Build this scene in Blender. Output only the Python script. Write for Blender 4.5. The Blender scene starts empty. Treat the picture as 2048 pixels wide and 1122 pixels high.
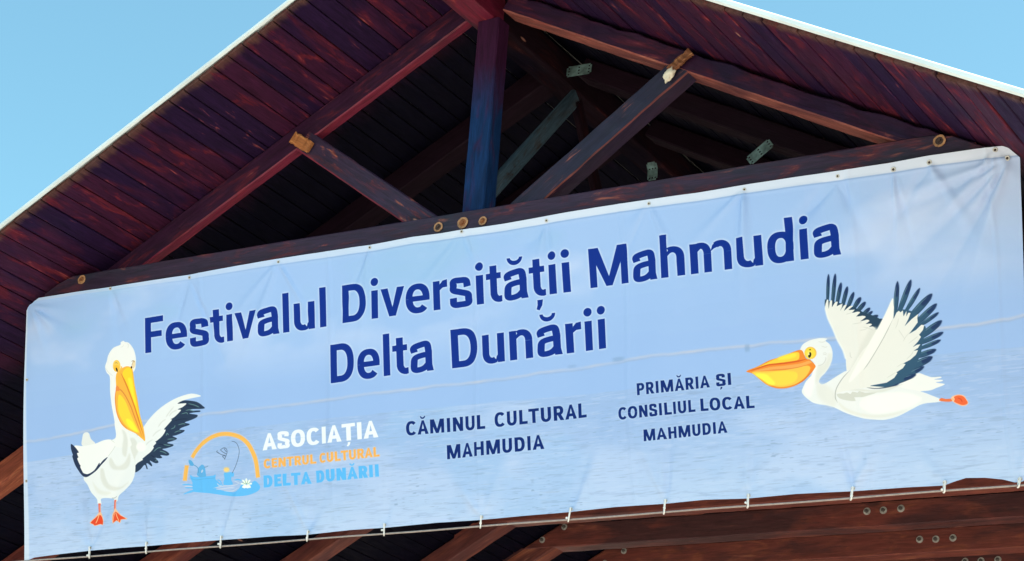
import bpy, bmesh, math, random
import numpy as np
from mathutils import Vector, Matrix

random.seed(7)
RNG = np.random.RandomState(11)
S = bpy.context.scene
COL = S.collection
H0 = 5.67            # height of the tie-beam datum above the ground

# ------------------------------------------------------------------ camera
cd = bpy.data.cameras.new('camera'); cam = bpy.data.objects.new('camera', cd); COL.objects.link(cam); S.camera = cam
cd.sensor_width = 36.0; cd.lens = 4333.0 / 2048.0 * 36.0; cd.clip_start = 0.1; cd.clip_end = 2000
rt = Vector((0.8444740935, -0.1199851922, -0.5219837728)); dn = Vector((0.52599695, 0.36947917, 0.76603678)); up_ = Vector((0.10094906, -0.92146009, 0.37512743))
# rows of world->camera: columns of the table above are camera right / down / forward in world axes
right = Vector((rt[0], dn[0], up_[0])); down = Vector((rt[1], dn[1], up_[1])); fwd = Vector((rt[2], dn[2], up_[2]))
CP = Vector((5.406090890, -7.581890165, -4.069664098))
m = Matrix.Identity(4)
for i in range(3):
    m[i][0] = right[i]; m[i][1] = -down[i]; m[i][2] = -fwd[i]; m[i][3] = CP[i]
m[2][3] += H0
cam.matrix_world = m

# ------------------------------------------------------------------ sky, sun, exposure
SUN_EL, SUN_AZ = 52.0, 18.0      # azimuth from +X towards +Y
world = bpy.data.worlds.new('World'); S.world = world; world.use_nodes = True
nt = world.node_tree; bg = nt.nodes['Background']
sky = nt.nodes.new('ShaderNodeTexSky'); sky.sky_type = 'NISHITA'; sky.sun_disc = False
sky.sun_elevation = math.radians(SUN_EL); sky.sun_rotation = math.radians(90 - SUN_AZ)
sky.altitude = 0; sky.air_density = 1.0; sky.dust_density = 1.2; sky.ozone_density = 1.0
tint = nt.nodes.new('ShaderNodeVectorMath'); tint.operation = 'MULTIPLY'; tint.inputs[1].default_value = (0.92, 1.32, 1.13)
nt.links.new(sky.outputs[0], tint.inputs[0]); nt.links.new(tint.outputs[0], bg.inputs[0]); bg.inputs[1].default_value = 0.10
sd = bpy.data.lights.new('sun', 'SUN'); sd.energy = 4.5; sd.angle = math.radians(0.5); sd.color = (1, 0.95, 0.87)
sun = bpy.data.objects.new('sun', sd); COL.objects.link(sun)
sv = Vector((math.cos(math.radians(SUN_EL)) * math.cos(math.radians(SUN_AZ)), math.cos(math.radians(SUN_EL)) * math.sin(math.radians(SUN_AZ)), math.sin(math.radians(SUN_EL))))
sun.rotation_euler = sv.to_track_quat('Z', 'Y').to_euler(); sun.location = (20, 6, 30)
S.view_settings.view_transform = 'Standard'; S.view_settings.look = 'None'
S.view_settings.exposure = 1.2; S.view_settings.gamma = 1.0; S.view_settings.use_curve_mapping = False

# ------------------------------------------------------------------ helpers
def lin(c):
    return tuple(((v / 255.0) / 12.92 if v / 255.0 <= 0.04045 else ((v / 255.0 + 0.055) / 1.055) ** 2.4) for v in c) + (1.0,)

def tag(o, label=None, cat=None, group=None, kind=None):
    if label: o['label'] = label
    if cat: o['category'] = cat
    if group: o['group'] = group
    if kind: o['kind'] = kind
    return o

def empty(name, loc=(0, 0, 0)):
    o = bpy.data.objects.new(name, None); COL.objects.link(o); o.location = loc; o.empty_display_size = 0.2
    return o

def link(name, me, mat, parent=None, mw=None):
    o = bpy.data.objects.new(name, me); COL.objects.link(o)
    if mat and not me.materials: me.materials.append(mat)
    if mw is not None: o.matrix_world = mw
    if parent:
        o.parent = parent
        o.matrix_parent_inverse = Matrix.Translation(-parent.matrix_basis.translation) if parent.parent is None else Matrix.Identity(4)
    return o

def attach(o, parent):
    """parent o to a part, keeping o's world placement"""
    bpy.context.view_layer.update()
    mw = o.matrix_world.copy(); o.parent = parent; o.matrix_parent_inverse = parent.matrix_world.inverted(); o.matrix_world = mw
    return o

def W(x, y, z): return Vector((x, y, z + H0))

class NT:
    def __init__(s, name):
        s.m = bpy.data.materials.new(name); s.m.use_nodes = True; s.t = s.m.node_tree; s.b = s.t.nodes['Principled BSDF']
    def n(s, ty, **k):
        nd = s.t.nodes.new(ty)
        for a, v in k.items():
            if a[0] == 'i' and a[1:].isdigit(): nd.inputs[int(a[1:])].default_value = v
            else: setattr(nd, a, v)
        return nd
    def l(s, a, b): s.t.links.new(a, b)

def simple(name, col, rough=0.6, metal=0.0, spec=0.5, noise=0.0, scale=20.0, bump=0.0):
    k = NT(name); k.b.inputs['Roughness'].default_value = rough; k.b.inputs['Metallic'].default_value = metal
    k.b.inputs['Specular IOR Level'].default_value = spec
    tc = k.n('ShaderNodeTexCoord'); nz = k.n('ShaderNodeTexNoise'); nz.inputs['Scale'].default_value = scale; nz.inputs['Detail'].default_value = 6
    k.l(tc.outputs['Object'], nz.inputs['Vector'])
    mr = k.n('ShaderNodeMapRange'); mr.inputs[1].default_value = 0.3; mr.inputs[2].default_value = 0.7; mr.inputs[3].default_value = 1 - noise; mr.inputs[4].default_value = 1 + noise * 0.5
    k.l(nz.outputs['Fac'], mr.inputs[0])
    mx = k.n('ShaderNodeVectorMath', operation='SCALE'); mx.inputs[0].default_value = col[:3]
    k.l(mr.outputs[0], mx.inputs['Scale']); k.l(mx.outputs[0], k.b.inputs['Base Color'])
    if bump:
        bp = k.n('ShaderNodeBump'); bp.inputs['Strength'].default_value = bump; bp.inputs['Distance'].default_value = 0.004
        k.l(nz.outputs['Fac'], bp.inputs['Height']); k.l(bp.outputs[0], k.b.inputs['Normal'])
    return k.m

def wood(name, dark, mid, red, worn, wear=0.5, knots=True, grain=1.0, rough=0.45, satin=0.5, fade=None, endwear=False):
    """stained, weathered timber; the grain runs along local X"""
    k = NT(name)
    tc = k.n('ShaderNodeTexCoord'); oi = k.n('ShaderNodeObjectInfo')
    off = k.n('ShaderNodeVectorMath', operation='SCALE'); off.inputs[0].default_value = (37.0, 23.0, 51.0)
    k.l(oi.outputs['Random'], off.inputs['Scale'])
    ad = k.n('ShaderNodeVectorMath', operation='ADD'); k.l(tc.outputs['Object'], ad.inputs[0]); k.l(off.outputs[0], ad.inputs[1])
    def noise(sc, det, dist=0.0, rg=0.55):
        mp = k.n('ShaderNodeMapping'); mp.inputs['Scale'].default_value = sc; k.l(ad.outputs[0], mp.inputs[0])
        nz = k.n('ShaderNodeTexNoise'); nz.inputs['Scale'].default_value = 1.0; nz.inputs['Detail'].default_value = det
        nz.inputs['Roughness'].default_value = rg; nz.inputs['Distortion'].default_value = dist; k.l(mp.outputs[0], nz.inputs['Vector'])
        return nz.outputs['Fac']
    big = noise((1.6, 5.5, 5.5), 5, 0.6)
    patch = noise((3.6, 14, 14), 6, 1.0, 0.62)
    fine = noise((9 * grain, 150 * grain, 150 * grain), 5, 0.3, 0.7)
    mid_ = noise((5.0, 46, 46), 4, 0.8, 0.6)
    # base: dark <-> mid by big + object random
    def math_(op, a, b=None, c=None, clamp=False):
        nd = k.n('ShaderNodeMath', operation=op); nd.use_clamp = clamp
        for i, v in enumerate((a, b, c)):
            if v is None: continue
            if hasattr(v, 'is_linked') or hasattr(v, 'links'): k.l(v, nd.inputs[i])
            else: nd.inputs[i].default_value = v
        return nd.outputs[0]
    def ramp(v, lo, hi):
        nd = k.n('ShaderNodeMapRange', interpolation_type='SMOOTHSTEP'); k.l(v, nd.inputs[0]); nd.inputs[1].default_value = lo; nd.inputs[2].default_value = hi
        return nd.outputs[0]
    def mix(f, a, b):
        nd = k.n('ShaderNodeMix', data_type='RGBA'); k.l(f, nd.inputs[0])
        for i, v in ((6, a), (7, b)):
            if isinstance(v, tuple): nd.inputs[i].default_value = v
            else: k.l(v, nd.inputs[i])
        return nd.outputs[2]
    rnd = math_('MULTIPLY_ADD', oi.outputs['Random'], 0.34, -0.17)
    bigr = math_('ADD', big, rnd)
    c = mix(ramp(bigr, 0.36, 0.60), dark, mid)
    c = mix(math_('MULTIPLY', ramp(patch, 0.50, 0.66), ramp(bigr, 0.40, 0.62)), c, red)
    wv = math_('MULTIPLY', ramp(math_('ADD', math_('MULTIPLY', patch, 0.55), math_('MULTIPLY', mid_, 0.45)), 0.62 - 0.10 * wear, 0.74 - 0.08 * wear), 0.85)
    c = mix(wv, c, worn)
    if fade:  # blends to a second tone along X; carries painted light and shade
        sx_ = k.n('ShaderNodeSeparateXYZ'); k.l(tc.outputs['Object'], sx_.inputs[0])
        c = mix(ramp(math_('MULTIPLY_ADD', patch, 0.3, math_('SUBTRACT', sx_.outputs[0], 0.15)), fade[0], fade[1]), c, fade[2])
    if endwear:
        ew = math_('SUBTRACT', 1.0, ramp(math_('MULTIPLY_ADD', patch, 0.12, math_('SUBTRACT', sx_.outputs[0], 0.04)), 0.015, 0.075))
        c = mix(math_('MULTIPLY', ew, 0.55), c, (0.15, 0.075, 0.045, 1))
    gr = k.n('ShaderNodeMapRange'); k.l(math_('ADD', math_('MULTIPLY', fine, 0.5), math_('MULTIPLY', mid_, 0.5)), gr.inputs[0])
    gr.inputs[1].default_value = 0.35; gr.inputs[2].default_value = 0.65; gr.inputs[3].default_value = 0.55; gr.inputs[4].default_value = 1.35
    sc = k.n('ShaderNodeVectorMath', operation='SCALE'); k.l(c, sc.inputs[0]); k.l(gr.outputs[0], sc.inputs['Scale'])
    c = sc.outputs[0]
    if knots:
        mp = k.n('ShaderNodeMapping'); mp.inputs['Scale'].default_value = (2.3, 7.5, 7.5); k.l(ad.outputs[0], mp.inputs[0])
        vo = k.n('ShaderNodeTexVoronoi'); vo.inputs['Scale'].default_value = 1.0; k.l(mp.outputs[0], vo.inputs['Vector'])
        sp = k.n('ShaderNodeSeparateColor'); k.l(vo.outputs['Color'], sp.inputs[0])
        rare = ramp(sp.outputs[0], 0.80, 0.82)
        d = vo.outputs['Distance']
        ring = math_('MULTIPLY', math_('SUBTRACT', 1.0, ramp(d, 0.07, 0.17)), rare)
        c = mix(math_('MULTIPLY', ring, 0.7), c, (dark[0] * 0.5, dark[1] * 0.5, dark[2] * 0.5, 1))
        rare2 = ramp(sp.outputs[1], 0.86, 0.88)
        dot = math_('MULTIPLY', math_('SUBTRACT', 1.0, ramp(d, 0.035, 0.080)), rare2)
        c = mix(math_('MULTIPLY', dot, 0.8), c, (0.42, 0.20, 0.15, 1))
    k.l(c, k.b.inputs['Base Color'])
    ro = k.n('ShaderNodeMapRange'); k.l(patch, ro.inputs[0]); ro.inputs[1].default_value = 0.3; ro.inputs[2].default_value = 0.7
    ro.inputs[3].default_value = rough - 0.08; ro.inputs[4].default_value = rough + 0.25; k.l(ro.outputs[0], k.b.inputs['Roughness'])
    k.b.inputs['Specular IOR Level'].default_value = satin
    bp = k.n('ShaderNodeBump'); bp.inputs['Strength'].default_value = 0.35; bp.inputs['Distance'].default_value = 0.003
    hh = math_('ADD', fine, math_('MULTIPLY', mid_, 1.2)); k.l(hh, bp.inputs['Height']); k.l(bp.outputs[0], k.b.inputs['Normal'])
    return k.m

M = {}
M['board'] = wood('stained_boards', (0.018, 0.006, 0.034, 1), (0.042, 0.008, 0.031, 1), (0.125, 0.014, 0.028, 1), (0.34, 0.080, 0.075, 1), wear=0.22, rough=0.6, satin=0.12, fade=(0.64, 0.98, (0.0018, 0.0014, 0.009, 1)), endwear=True)  # fade paints the interior shade onto the boards behind the front truss
M['beam'] = wood('stained_beams', (0.016, 0.018, 0.036, 1), (0.030, 0.014, 0.036, 1), (0.100, 0.018, 0.030, 1), (0.30, 0.10, 0.06, 1), wear=0.55, rough=0.48, satin=0.35)
M['rafter'] = wood('stained_rafters', (0.014, 0.007, 0.028, 1), (0.030, 0.008, 0.028, 1), (0.085, 0.012, 0.028, 1), (0.24, 0.07, 0.06, 1), wear=0.35, rough=0.5, satin=0.2)
M['deep'] = wood('bounce_lit_timber', (0.13, 0.034, 0.032, 1), (0.26, 0.072, 0.046, 1), (0.34, 0.10, 0.055, 1), (0.42, 0.18, 0.10, 1), wear=0.35, rough=0.5)  # brighter timber copy: ground bounce put into the colour
M['post'] = wood('sky_sheen_timber', (0.003, 0.020, 0.075, 1), (0.004, 0.027, 0.100, 1), (0.026, 0.016, 0.065, 1), (0.22, 0.09, 0.09, 1), wear=0.12, rough=0.6, satin=0.15, fade=(0.50, 0.85, (0.034, 0.006, 0.032, 1)))  # blue is sky sheen put into the colour, blending to purple higher up
M['brace'] = wood('grey_weathered_brace', (0.034, 0.062, 0.090, 1), (0.050, 0.090, 0.125, 1), (0.05, 0.04, 0.04, 1), (0.12, 0.14, 0.13, 1), wear=0.2, knots=False, rough=0.7, satin=0.1)
M['strut'] = wood('dark_blue_red_timber', (0.014, 0.013, 0.036, 1), (0.030, 0.016, 0.042, 1), (0.110, 0.020, 0.030, 1), (0.36, 0.11, 0.06, 1), wear=0.75, rough=0.5, satin=0.35)  # blue cast is painted sky sheen; red and worn streaks are the timber's
M['redface'] = wood('bounce_lit_red_face', (0.05, 0.005, 0.020, 1), (0.14, 0.008, 0.032, 1), (0.21, 0.014, 0.034, 1), (0.34, 0.09, 0.06, 1), wear=0.4, rough=0.5, satin=0.4)  # redder tone for faces lit from below, ground bounce painted in
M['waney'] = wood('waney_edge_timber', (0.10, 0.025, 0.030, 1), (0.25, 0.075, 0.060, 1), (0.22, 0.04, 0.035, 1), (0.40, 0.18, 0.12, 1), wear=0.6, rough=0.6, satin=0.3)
M['deepbeam'] = wood('bounce_lit_tie_beams', (0.080, 0.026, 0.028, 1), (0.20, 0.048, 0.036, 1), (0.28, 0.075, 0.042, 1), (0.28, 0.11, 0.06, 1), wear=0.35, rough=0.5)  # brighter tie-beam copy, with light from the ground painted in
M['shade'] = wood('shaded_inner_timber', (0.004, 0.002, 0.008, 1), (0.011, 0.004, 0.008, 1), (0.026, 0.006, 0.008, 1), (0.07, 0.025, 0.02, 1), wear=0.3, rough=0.8, satin=0.08)  # darker timber copy: shade of the gable interior put into the colour
M['tail'] = wood('rafters_with_lit_tails', (0.13, 0.034, 0.032, 1), (0.26, 0.072, 0.046, 1), (0.34, 0.10, 0.055, 1), (0.42, 0.18, 0.10, 1), wear=0.35, rough=0.6, satin=0.12, fade=(2.3, 2.9, (0.012, 0.004, 0.010, 1)))  # lit tail fading to painted shade towards the ridge
M['raw'] = wood('bare_wood', (0.16, 0.055, 0.02, 1), (0.34, 0.12, 0.035, 1), (0.44, 0.15, 0.04, 1), (0.60, 0.33, 0.13, 1), wear=0.8, knots=False, rough=0.7)
M['ring'] = simple('cut_wood_rim', (0.40, 0.21, 0.10), 0.7, noise=0.5, scale=60, bump=0.4)
M['hole'] = simple('dark_recess', (0.05, 0.03, 0.025), 0.8, noise=0.4, scale=80)
M['galv'] = simple('galvanised_steel', (0.60, 0.60, 0.56), 0.45, metal=0.15, noise=0.35, scale=25)
M['nutsteel'] = simple('dull_nut_steel', (0.16, 0.15, 0.14), 0.5, metal=0.3, noise=0.4, scale=60)
M['plate'] = simple('perforated_plate_steel', (0.15, 0.25, 0.25), 0.6, metal=0.0, noise=0.8, scale=22)
M['trim'] = simple('white_sheet_trim', (0.74, 0.84, 0.86), 0.45, noise=0.12, scale=5)
M['roof'] = simple('roof_sheet', (0.35, 0.36, 0.36), 0.5, noise=0.15, scale=4)
M['foam'] = simple('cured_foam', (0.80, 0.76, 0.62), 0.8, noise=0.25, scale=40, bump=0.8)
M['tie'] = simple('white_nylon', (0.85, 0.85, 0.84), 0.35, noise=0.05)
M['rope'] = simple('weathered_cord', (0.38, 0.32, 0.30), 0.8, noise=0.2, scale=60, bump=0.2)
M['wall'] = wood('wall_boards', (0.05, 0.02, 0.018, 1), (0.08, 0.028, 0.02, 1), (0.12, 0.035, 0.022, 1), (0.22, 0.09, 0.05, 1), wear=0.3, rough=0.6)
M['paving'] = simple('pale_paving', (0.56, 0.45, 0.36), 0.85, noise=0.18, scale=0.8)

# ------------------------------------------------------------------ ground
me = bpy.data.meshes.new('ground')
me.from_pydata([(-600, -600, 0), (600, -600, 0), (600, 600, 0), (-600, 600, 0)], [], [(0, 1, 2, 3)])
tag(link('ground', me, M['paving']), kind='structure', label='pale paved ground in front of the pavilion')

# ------------------------------------------------------------------ timber beams
def beam_mesh(name, L, w, h, seg=0, jit=0.0, bev=0.006, endcut=(0, 0), wane=0.0, topfn=None):
    """timber along local X from 0 to L; local Y = width (w), local Z = height (h), centred; chamfered section"""
    if not seg: seg = max(2, int(L / 0.14))
    vs = []; fs = []
    hw, hh = w / 2, h / 2; b = bev
    prof = [(-hw + b, -hh), (hw - b, -hh), (hw, -hh + b), (hw, hh - b), (hw - b, hh), (-hw + b, hh), (-hw, hh - b), (-hw, -hh + b)]
    r = np.random.RandomState(int(L * 1000 + w * 7000 + h * 333) % 99991)
    wn = 0.0
    for i in range(seg + 1):
        t = i / seg
        wn = 0.6 * wn + r.rand() * wane
        for (y, z) in prof:
            x = t * L
            if i == 0: x += endcut[0] * z
            if i == seg: x += endcut[1] * z
            dy = (r.rand() - .5) * 2 * jit; dz = (r.rand() - .5) * 2 * jit
            if z < 0 and y < 0: dz += wn * 0.6; dy += wn * 0.2
            vs.append((x, y + dy, z + dz))
    for i in range(seg):
        for j in range(8):
            a = i * 8 + j; c = i * 8 + (j + 1) % 8
            fs.append((a, c, c + 8, a + 8))
    fs.append(tuple(range(7, -1, -1))); fs.append(tuple(seg * 8 + j for j in range(8)))
    me = bpy.data.meshes.new(name); me.from_pydata(vs, [], fs); me.update()
    return me

def frame(p0, p1, roll_ref=(0, 1, 0)):
    """matrix: local X along p0->p1, local Y ~ +Y world, local Z = the rest"""
    x = (Vector(p1) - Vector(p0)).normalized(); y = Vector(roll_ref); y = (y - x * y.dot(x)).normalized(); z = x.cross(y)
    mm = Matrix.Identity(4)
    for i in range(3):
        mm[i][0] = x[i]; mm[i][1] = y[i]; mm[i][2] = z[i]; mm[i][3] = Vector(p0)[i]
    return mm

pav = empty('wooden_pavilion', (0, 0, 0))
tag(pav, 'dark red stained wooden pavilion with an open trussed gable and boarded eaves', 'pavilion')

def beam(name, p0, p1, w, h, mat, ref=(0, 1, 0), **k):
    p0 = W(*p0); p1 = W(*p1)
    me = beam_mesh(name, (p1 - p0).length, w, h, **k)
    return link(name, me, mat, pav, frame(p0, p1, ref))

# roof geometry (measured): underside of the boards
XR, ZR = -0.105, 1.291
def zl(x): return 1.35 + 0.56 * x
def zr(x): return 1.237 - 0.515 * x
def ceil_z(x): return zl(x) if x < XR else zr(x)
YF, YB = -0.66, 9.2

# ---- boards of both roof slopes, each a board running front to back
def board_mesh(name, wd, th, L, seed):
    r = np.random.RandomState(seed); seg = 22; vs = []; fs = []
    hw = wd / 2; b = 0.0025
    prof = [(-hw + b, 0), (hw - b, 0), (hw, b), (hw, th), (-hw, th), (-hw, b)]
    cup = (r.rand() - .5) * 0.003
    for i in range(seg + 1):
        x = L * i / seg if i < 4 else L * (0.12 + 0.88 * ((i - 3) / (seg - 3)))
        if i < 4: x = L * 0.12 * i / 3
        dz = (r.rand() - .5) * 0.003; dw = (r.rand() - .5) * 0.0012
        for (y, z) in prof: vs.append((x, y + dw, z + dz + (cup if abs(y) < hw - b * .5 else 0)))
    n = len(prof)
    for i in range(seg):
        for j in range(n):
            a = i * n + j; c = i * n + (j + 1) % n; fs.append((a, a + n, c + n, c))
    fs.append(tuple(range(n))); fs.append(tuple(seg * n + j for j in range(n - 1, -1, -1)))
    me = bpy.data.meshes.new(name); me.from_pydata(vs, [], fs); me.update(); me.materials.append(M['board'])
    return me

PITCH = 0.0956
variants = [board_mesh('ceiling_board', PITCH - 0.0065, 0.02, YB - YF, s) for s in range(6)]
def slope_boards(ax, az, bx, bz, outward):
    """boards laid side by side from the ridge (a) down to the eave (b)"""
    d = Vector((bx - ax, 0, bz - az)); L = d.length; d.normalize()
    n = int(L / PITCH)
    up = Vector((-d.z, 0, d.x)) if outward > 0 else Vector((d.z, 0, -d.x))
    if up.z < 0: up = -up
    for i in range(n):
        c = Vector((ax, 0, az)) + d * (PITCH * (i + 0.5))
        jy = random.uniform(-0.004, 0.006) + (random.uniform(0.004, 0.012) if random.random() < .25 else 0)
        x = Vector((0, 1, 0)); z = up; y = z.cross(x)
        mm = Matrix.Identity(4)
        o_ = Vector((c.x, YF + jy, c.z + H0)) + up * random.uniform(0.0, 0.006)
        tilt = Matrix.Rotation(random.uniform(-0.012, 0.012), 4, 'X')
        for q in range(3):
            mm[q][0] = x[q]; mm[q][1] = y[q]; mm[q][2] = z[q]; mm[q][3] = o_[q]
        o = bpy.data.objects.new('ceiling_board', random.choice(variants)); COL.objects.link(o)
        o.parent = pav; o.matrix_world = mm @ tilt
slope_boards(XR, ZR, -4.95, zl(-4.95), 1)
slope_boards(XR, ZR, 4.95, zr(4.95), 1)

# ---- roof covering and verge trim, above the boards
def prism(name, poly, y0, y1, mat, parent=pav):
    """polygon in X-Z extruded from y0 to y1"""
    n = len(poly)
    vs = [W(x, y0, z) for x, z in poly] + [W(x, y1, z) for x, z in poly]
    fs = [tuple(range(n)), tuple(range(2 * n - 1, n - 1, -1))] + [(i, i + n, (i + 1) % n + n, (i + 1) % n) for i in range(n)]
    me = bpy.data.meshes.new(name); me.from_pydata(vs, [], fs); me.update()
    bm = bmesh.new(); bm.from_mesh(me); bmesh.ops.recalc_face_normals(bm, faces=bm.faces); bm.to_mesh(me); bm.free()
    return link(name, me, mat, parent)

def roofband(name, xa, fa, xb, lo, hi, y0, y1, mat):
    prism(name, [(xa, fa(xa) + lo), (xb, fa(xb) + lo), (xb, fa(xb) + hi), (xa, fa(xa) + hi)], y0, y1, mat)
roofband('roof_sheet', XR, zl, -5.0, 0.034, 0.046, YF + 0.012, YB + .05, M['roof'])
roofband('roof_sheet', XR, zr, 5.0, 0.034, 0.046, YF + 0.012, YB + .05, M['roof'])
# trim: face plus a top flange folded over the sheet
for (f_, xe) in ((zl, -5.02), (zr, 5.02)):
    n = 26; vs = []; fs = []
    prof = [(-0.012, 0.019), (-0.026, 0.026), (-0.026, 0.045), (-0.012, 0.054), (0.16, 0.054), (0.16, 0.050), (-0.009, 0.050), (-0.020, 0.043), (-0.020, 0.029), (-0.009, 0.0235)]
    for i in range(n + 1):
        x = XR + (xe - XR) * i / n; wob = random.uniform(-.0012, .0012)
        for (dy, dz) in prof: vs.append(W(x, YF + dy + wob * .5, f_(x) + .019 + (dz - .019) * (.75 if xe < 0 else 1.0) + wob))
    k = len(prof)
    for i in range(n):
        for j in range(k): fs.append((i * k + j, i * k + (j + 1) % k, (i + 1) * k + (j + 1) % k, (i + 1) * k + j))
    fs.append(tuple(range(k))); fs.append(tuple(n * k + j for j in range(k)))
    me = bpy.data.meshes.new('verge_trim'); me.from_pydata(vs, [], fs); me.update()
    bm = bmesh.new(); bm.from_mesh(me); bmesh.ops.recalc_face_normals(bm, faces=bm.faces); bm.to_mesh(me); bm.free()
    link('verge_trim', me, M['trim'], pav)

# ---- ridge beam from verge to the back
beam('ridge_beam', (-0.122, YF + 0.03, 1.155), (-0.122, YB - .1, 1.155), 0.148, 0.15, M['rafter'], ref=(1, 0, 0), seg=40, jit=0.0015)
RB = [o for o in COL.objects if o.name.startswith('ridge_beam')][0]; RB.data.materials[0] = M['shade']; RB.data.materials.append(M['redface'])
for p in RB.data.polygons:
    if p.center.x < 0.63: p.material_index = 1  # front length takes the painted bounce-lit red, the rest the painted shade

# ---- trusses
CT = 0.125   # truss timber thickness front to back
def cyl_mesh(name, r, d, n=18, r2=None):
    bm = bmesh.new()
    bmesh.ops.create_cone(bm, cap_ends=True, segments=n, radius1=r, radius2=r if r2 is None else r2, depth=d)
    me = bpy.data.meshes.new(name); bm.to_mesh(me); bm.free(); return me
def washer_mesh():
    bm = bmesh.new()
    bmesh.ops.create_cone(bm, cap_ends=True, segments=18, radius1=0.023, radius2=0.023, depth=0.004)
    g = bmesh.ops.create_cone(bm, cap_ends=True, segments=6, radius1=0.0125, radius2=0.0125, depth=0.012, matrix=Matrix.Translation((0, 0, 0.008)))
    bmesh.ops.create_cone(bm, cap_ends=True, segments=10, radius1=0.0065, radius2=0.006, depth=0.020, matrix=Matrix.Translation((0, 0, 0.016)))
    me = bpy.data.meshes.new('bolt_washer'); bm.to_mesh(me); bm.free(); me.materials.append(M['galv']); me.materials.append(M['nutsteel'])
    for p in me.polygons:
        if p.center.z > 0.0025: p.material_index = 1
    return me
WM = washer_mesh()
FACE = Matrix(((1, 0, 0, 0), (0, 0, -1, 0), (0, 1, 0, 0), (0, 0, 0, 1)))   # local Z -> world -Y... (faces the front)
FACE = Matrix.Rotation(math.radians(90), 4, 'X')
def washer(x, y, z, s=1.0, par=None):
    o = bpy.data.objects.new('bolt_washer', WM); COL.objects.link(o)
    o.matrix_world = Matrix.Translation(W(x, y - 0.002, z)) @ FACE @ Matrix.Rotation(random.uniform(0, 6), 4, 'Z') @ Matrix.Scale(s, 4)
    attach(o, par or pav)
    return o

def ring_mesh(name, R, r, d):
    n = 22; vs = []; fs = []
    rr = np.random.RandomState(int(R * 1e5))
    for i in range(n):
        a = 2 * math.pi * i / n; j = 1 + (rr.rand() - .5) * 0.10
        for (q, z) in ((R * j, 0), (R * j, d), (r * j, d), (r * j * .92, 0)):
            vs.append((q * math.cos(a), q * math.sin(a), z))
    for i in range(n):
        for k in range(3): fs.append((i * 4 + k, ((i + 1) % n) * 4 + k, ((i + 1) % n) * 4 + k + 1, i * 4 + k + 1))
    me = bpy.data.meshes.new(name); me.from_pydata(vs, [], fs); me.update(); return me
def recess(x, y, z, s, par, filled=0):
    ring = link('bolt_recess', ring_mesh('bolt_recess', 0.028 * s, 0.0185 * s, 0.003), M['ring'], None, Matrix.Translation(W(x, y, z)) @ FACE)
    bm = bmesh.new()
    bmesh.ops.create_cone(bm, cap_ends=True, segments=18, radius1=0.0195 * s, radius2=0.0195 * s, depth=0.003, matrix=Matrix.Translation((0, 0, 0.0006)))
    me = bpy.data.meshes.new('nut'); bm.to_mesh(me); bm.free()
    # nut standing in the recess
    bm = bmesh.new(); bm.from_mesh(me)
    bmesh.ops.create_cone(bm, cap_ends=True, segments=6, radius1=0.011 * s, radius2=0.010 * s, depth=0.008, matrix=Matrix.Translation((-0.003 * s, 0.002, 0.004)))
    bm.to_mesh(me); bm.free()
    nut = link('nut', me, M['raw'] if filled else M['hole'], None, Matrix.Translation(W(x, y, z)) @ FACE)
    attach(ring, par); nut.parent = par; nut.matrix_parent_inverse = par.matrix_world.inverted()
    return ring

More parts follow.
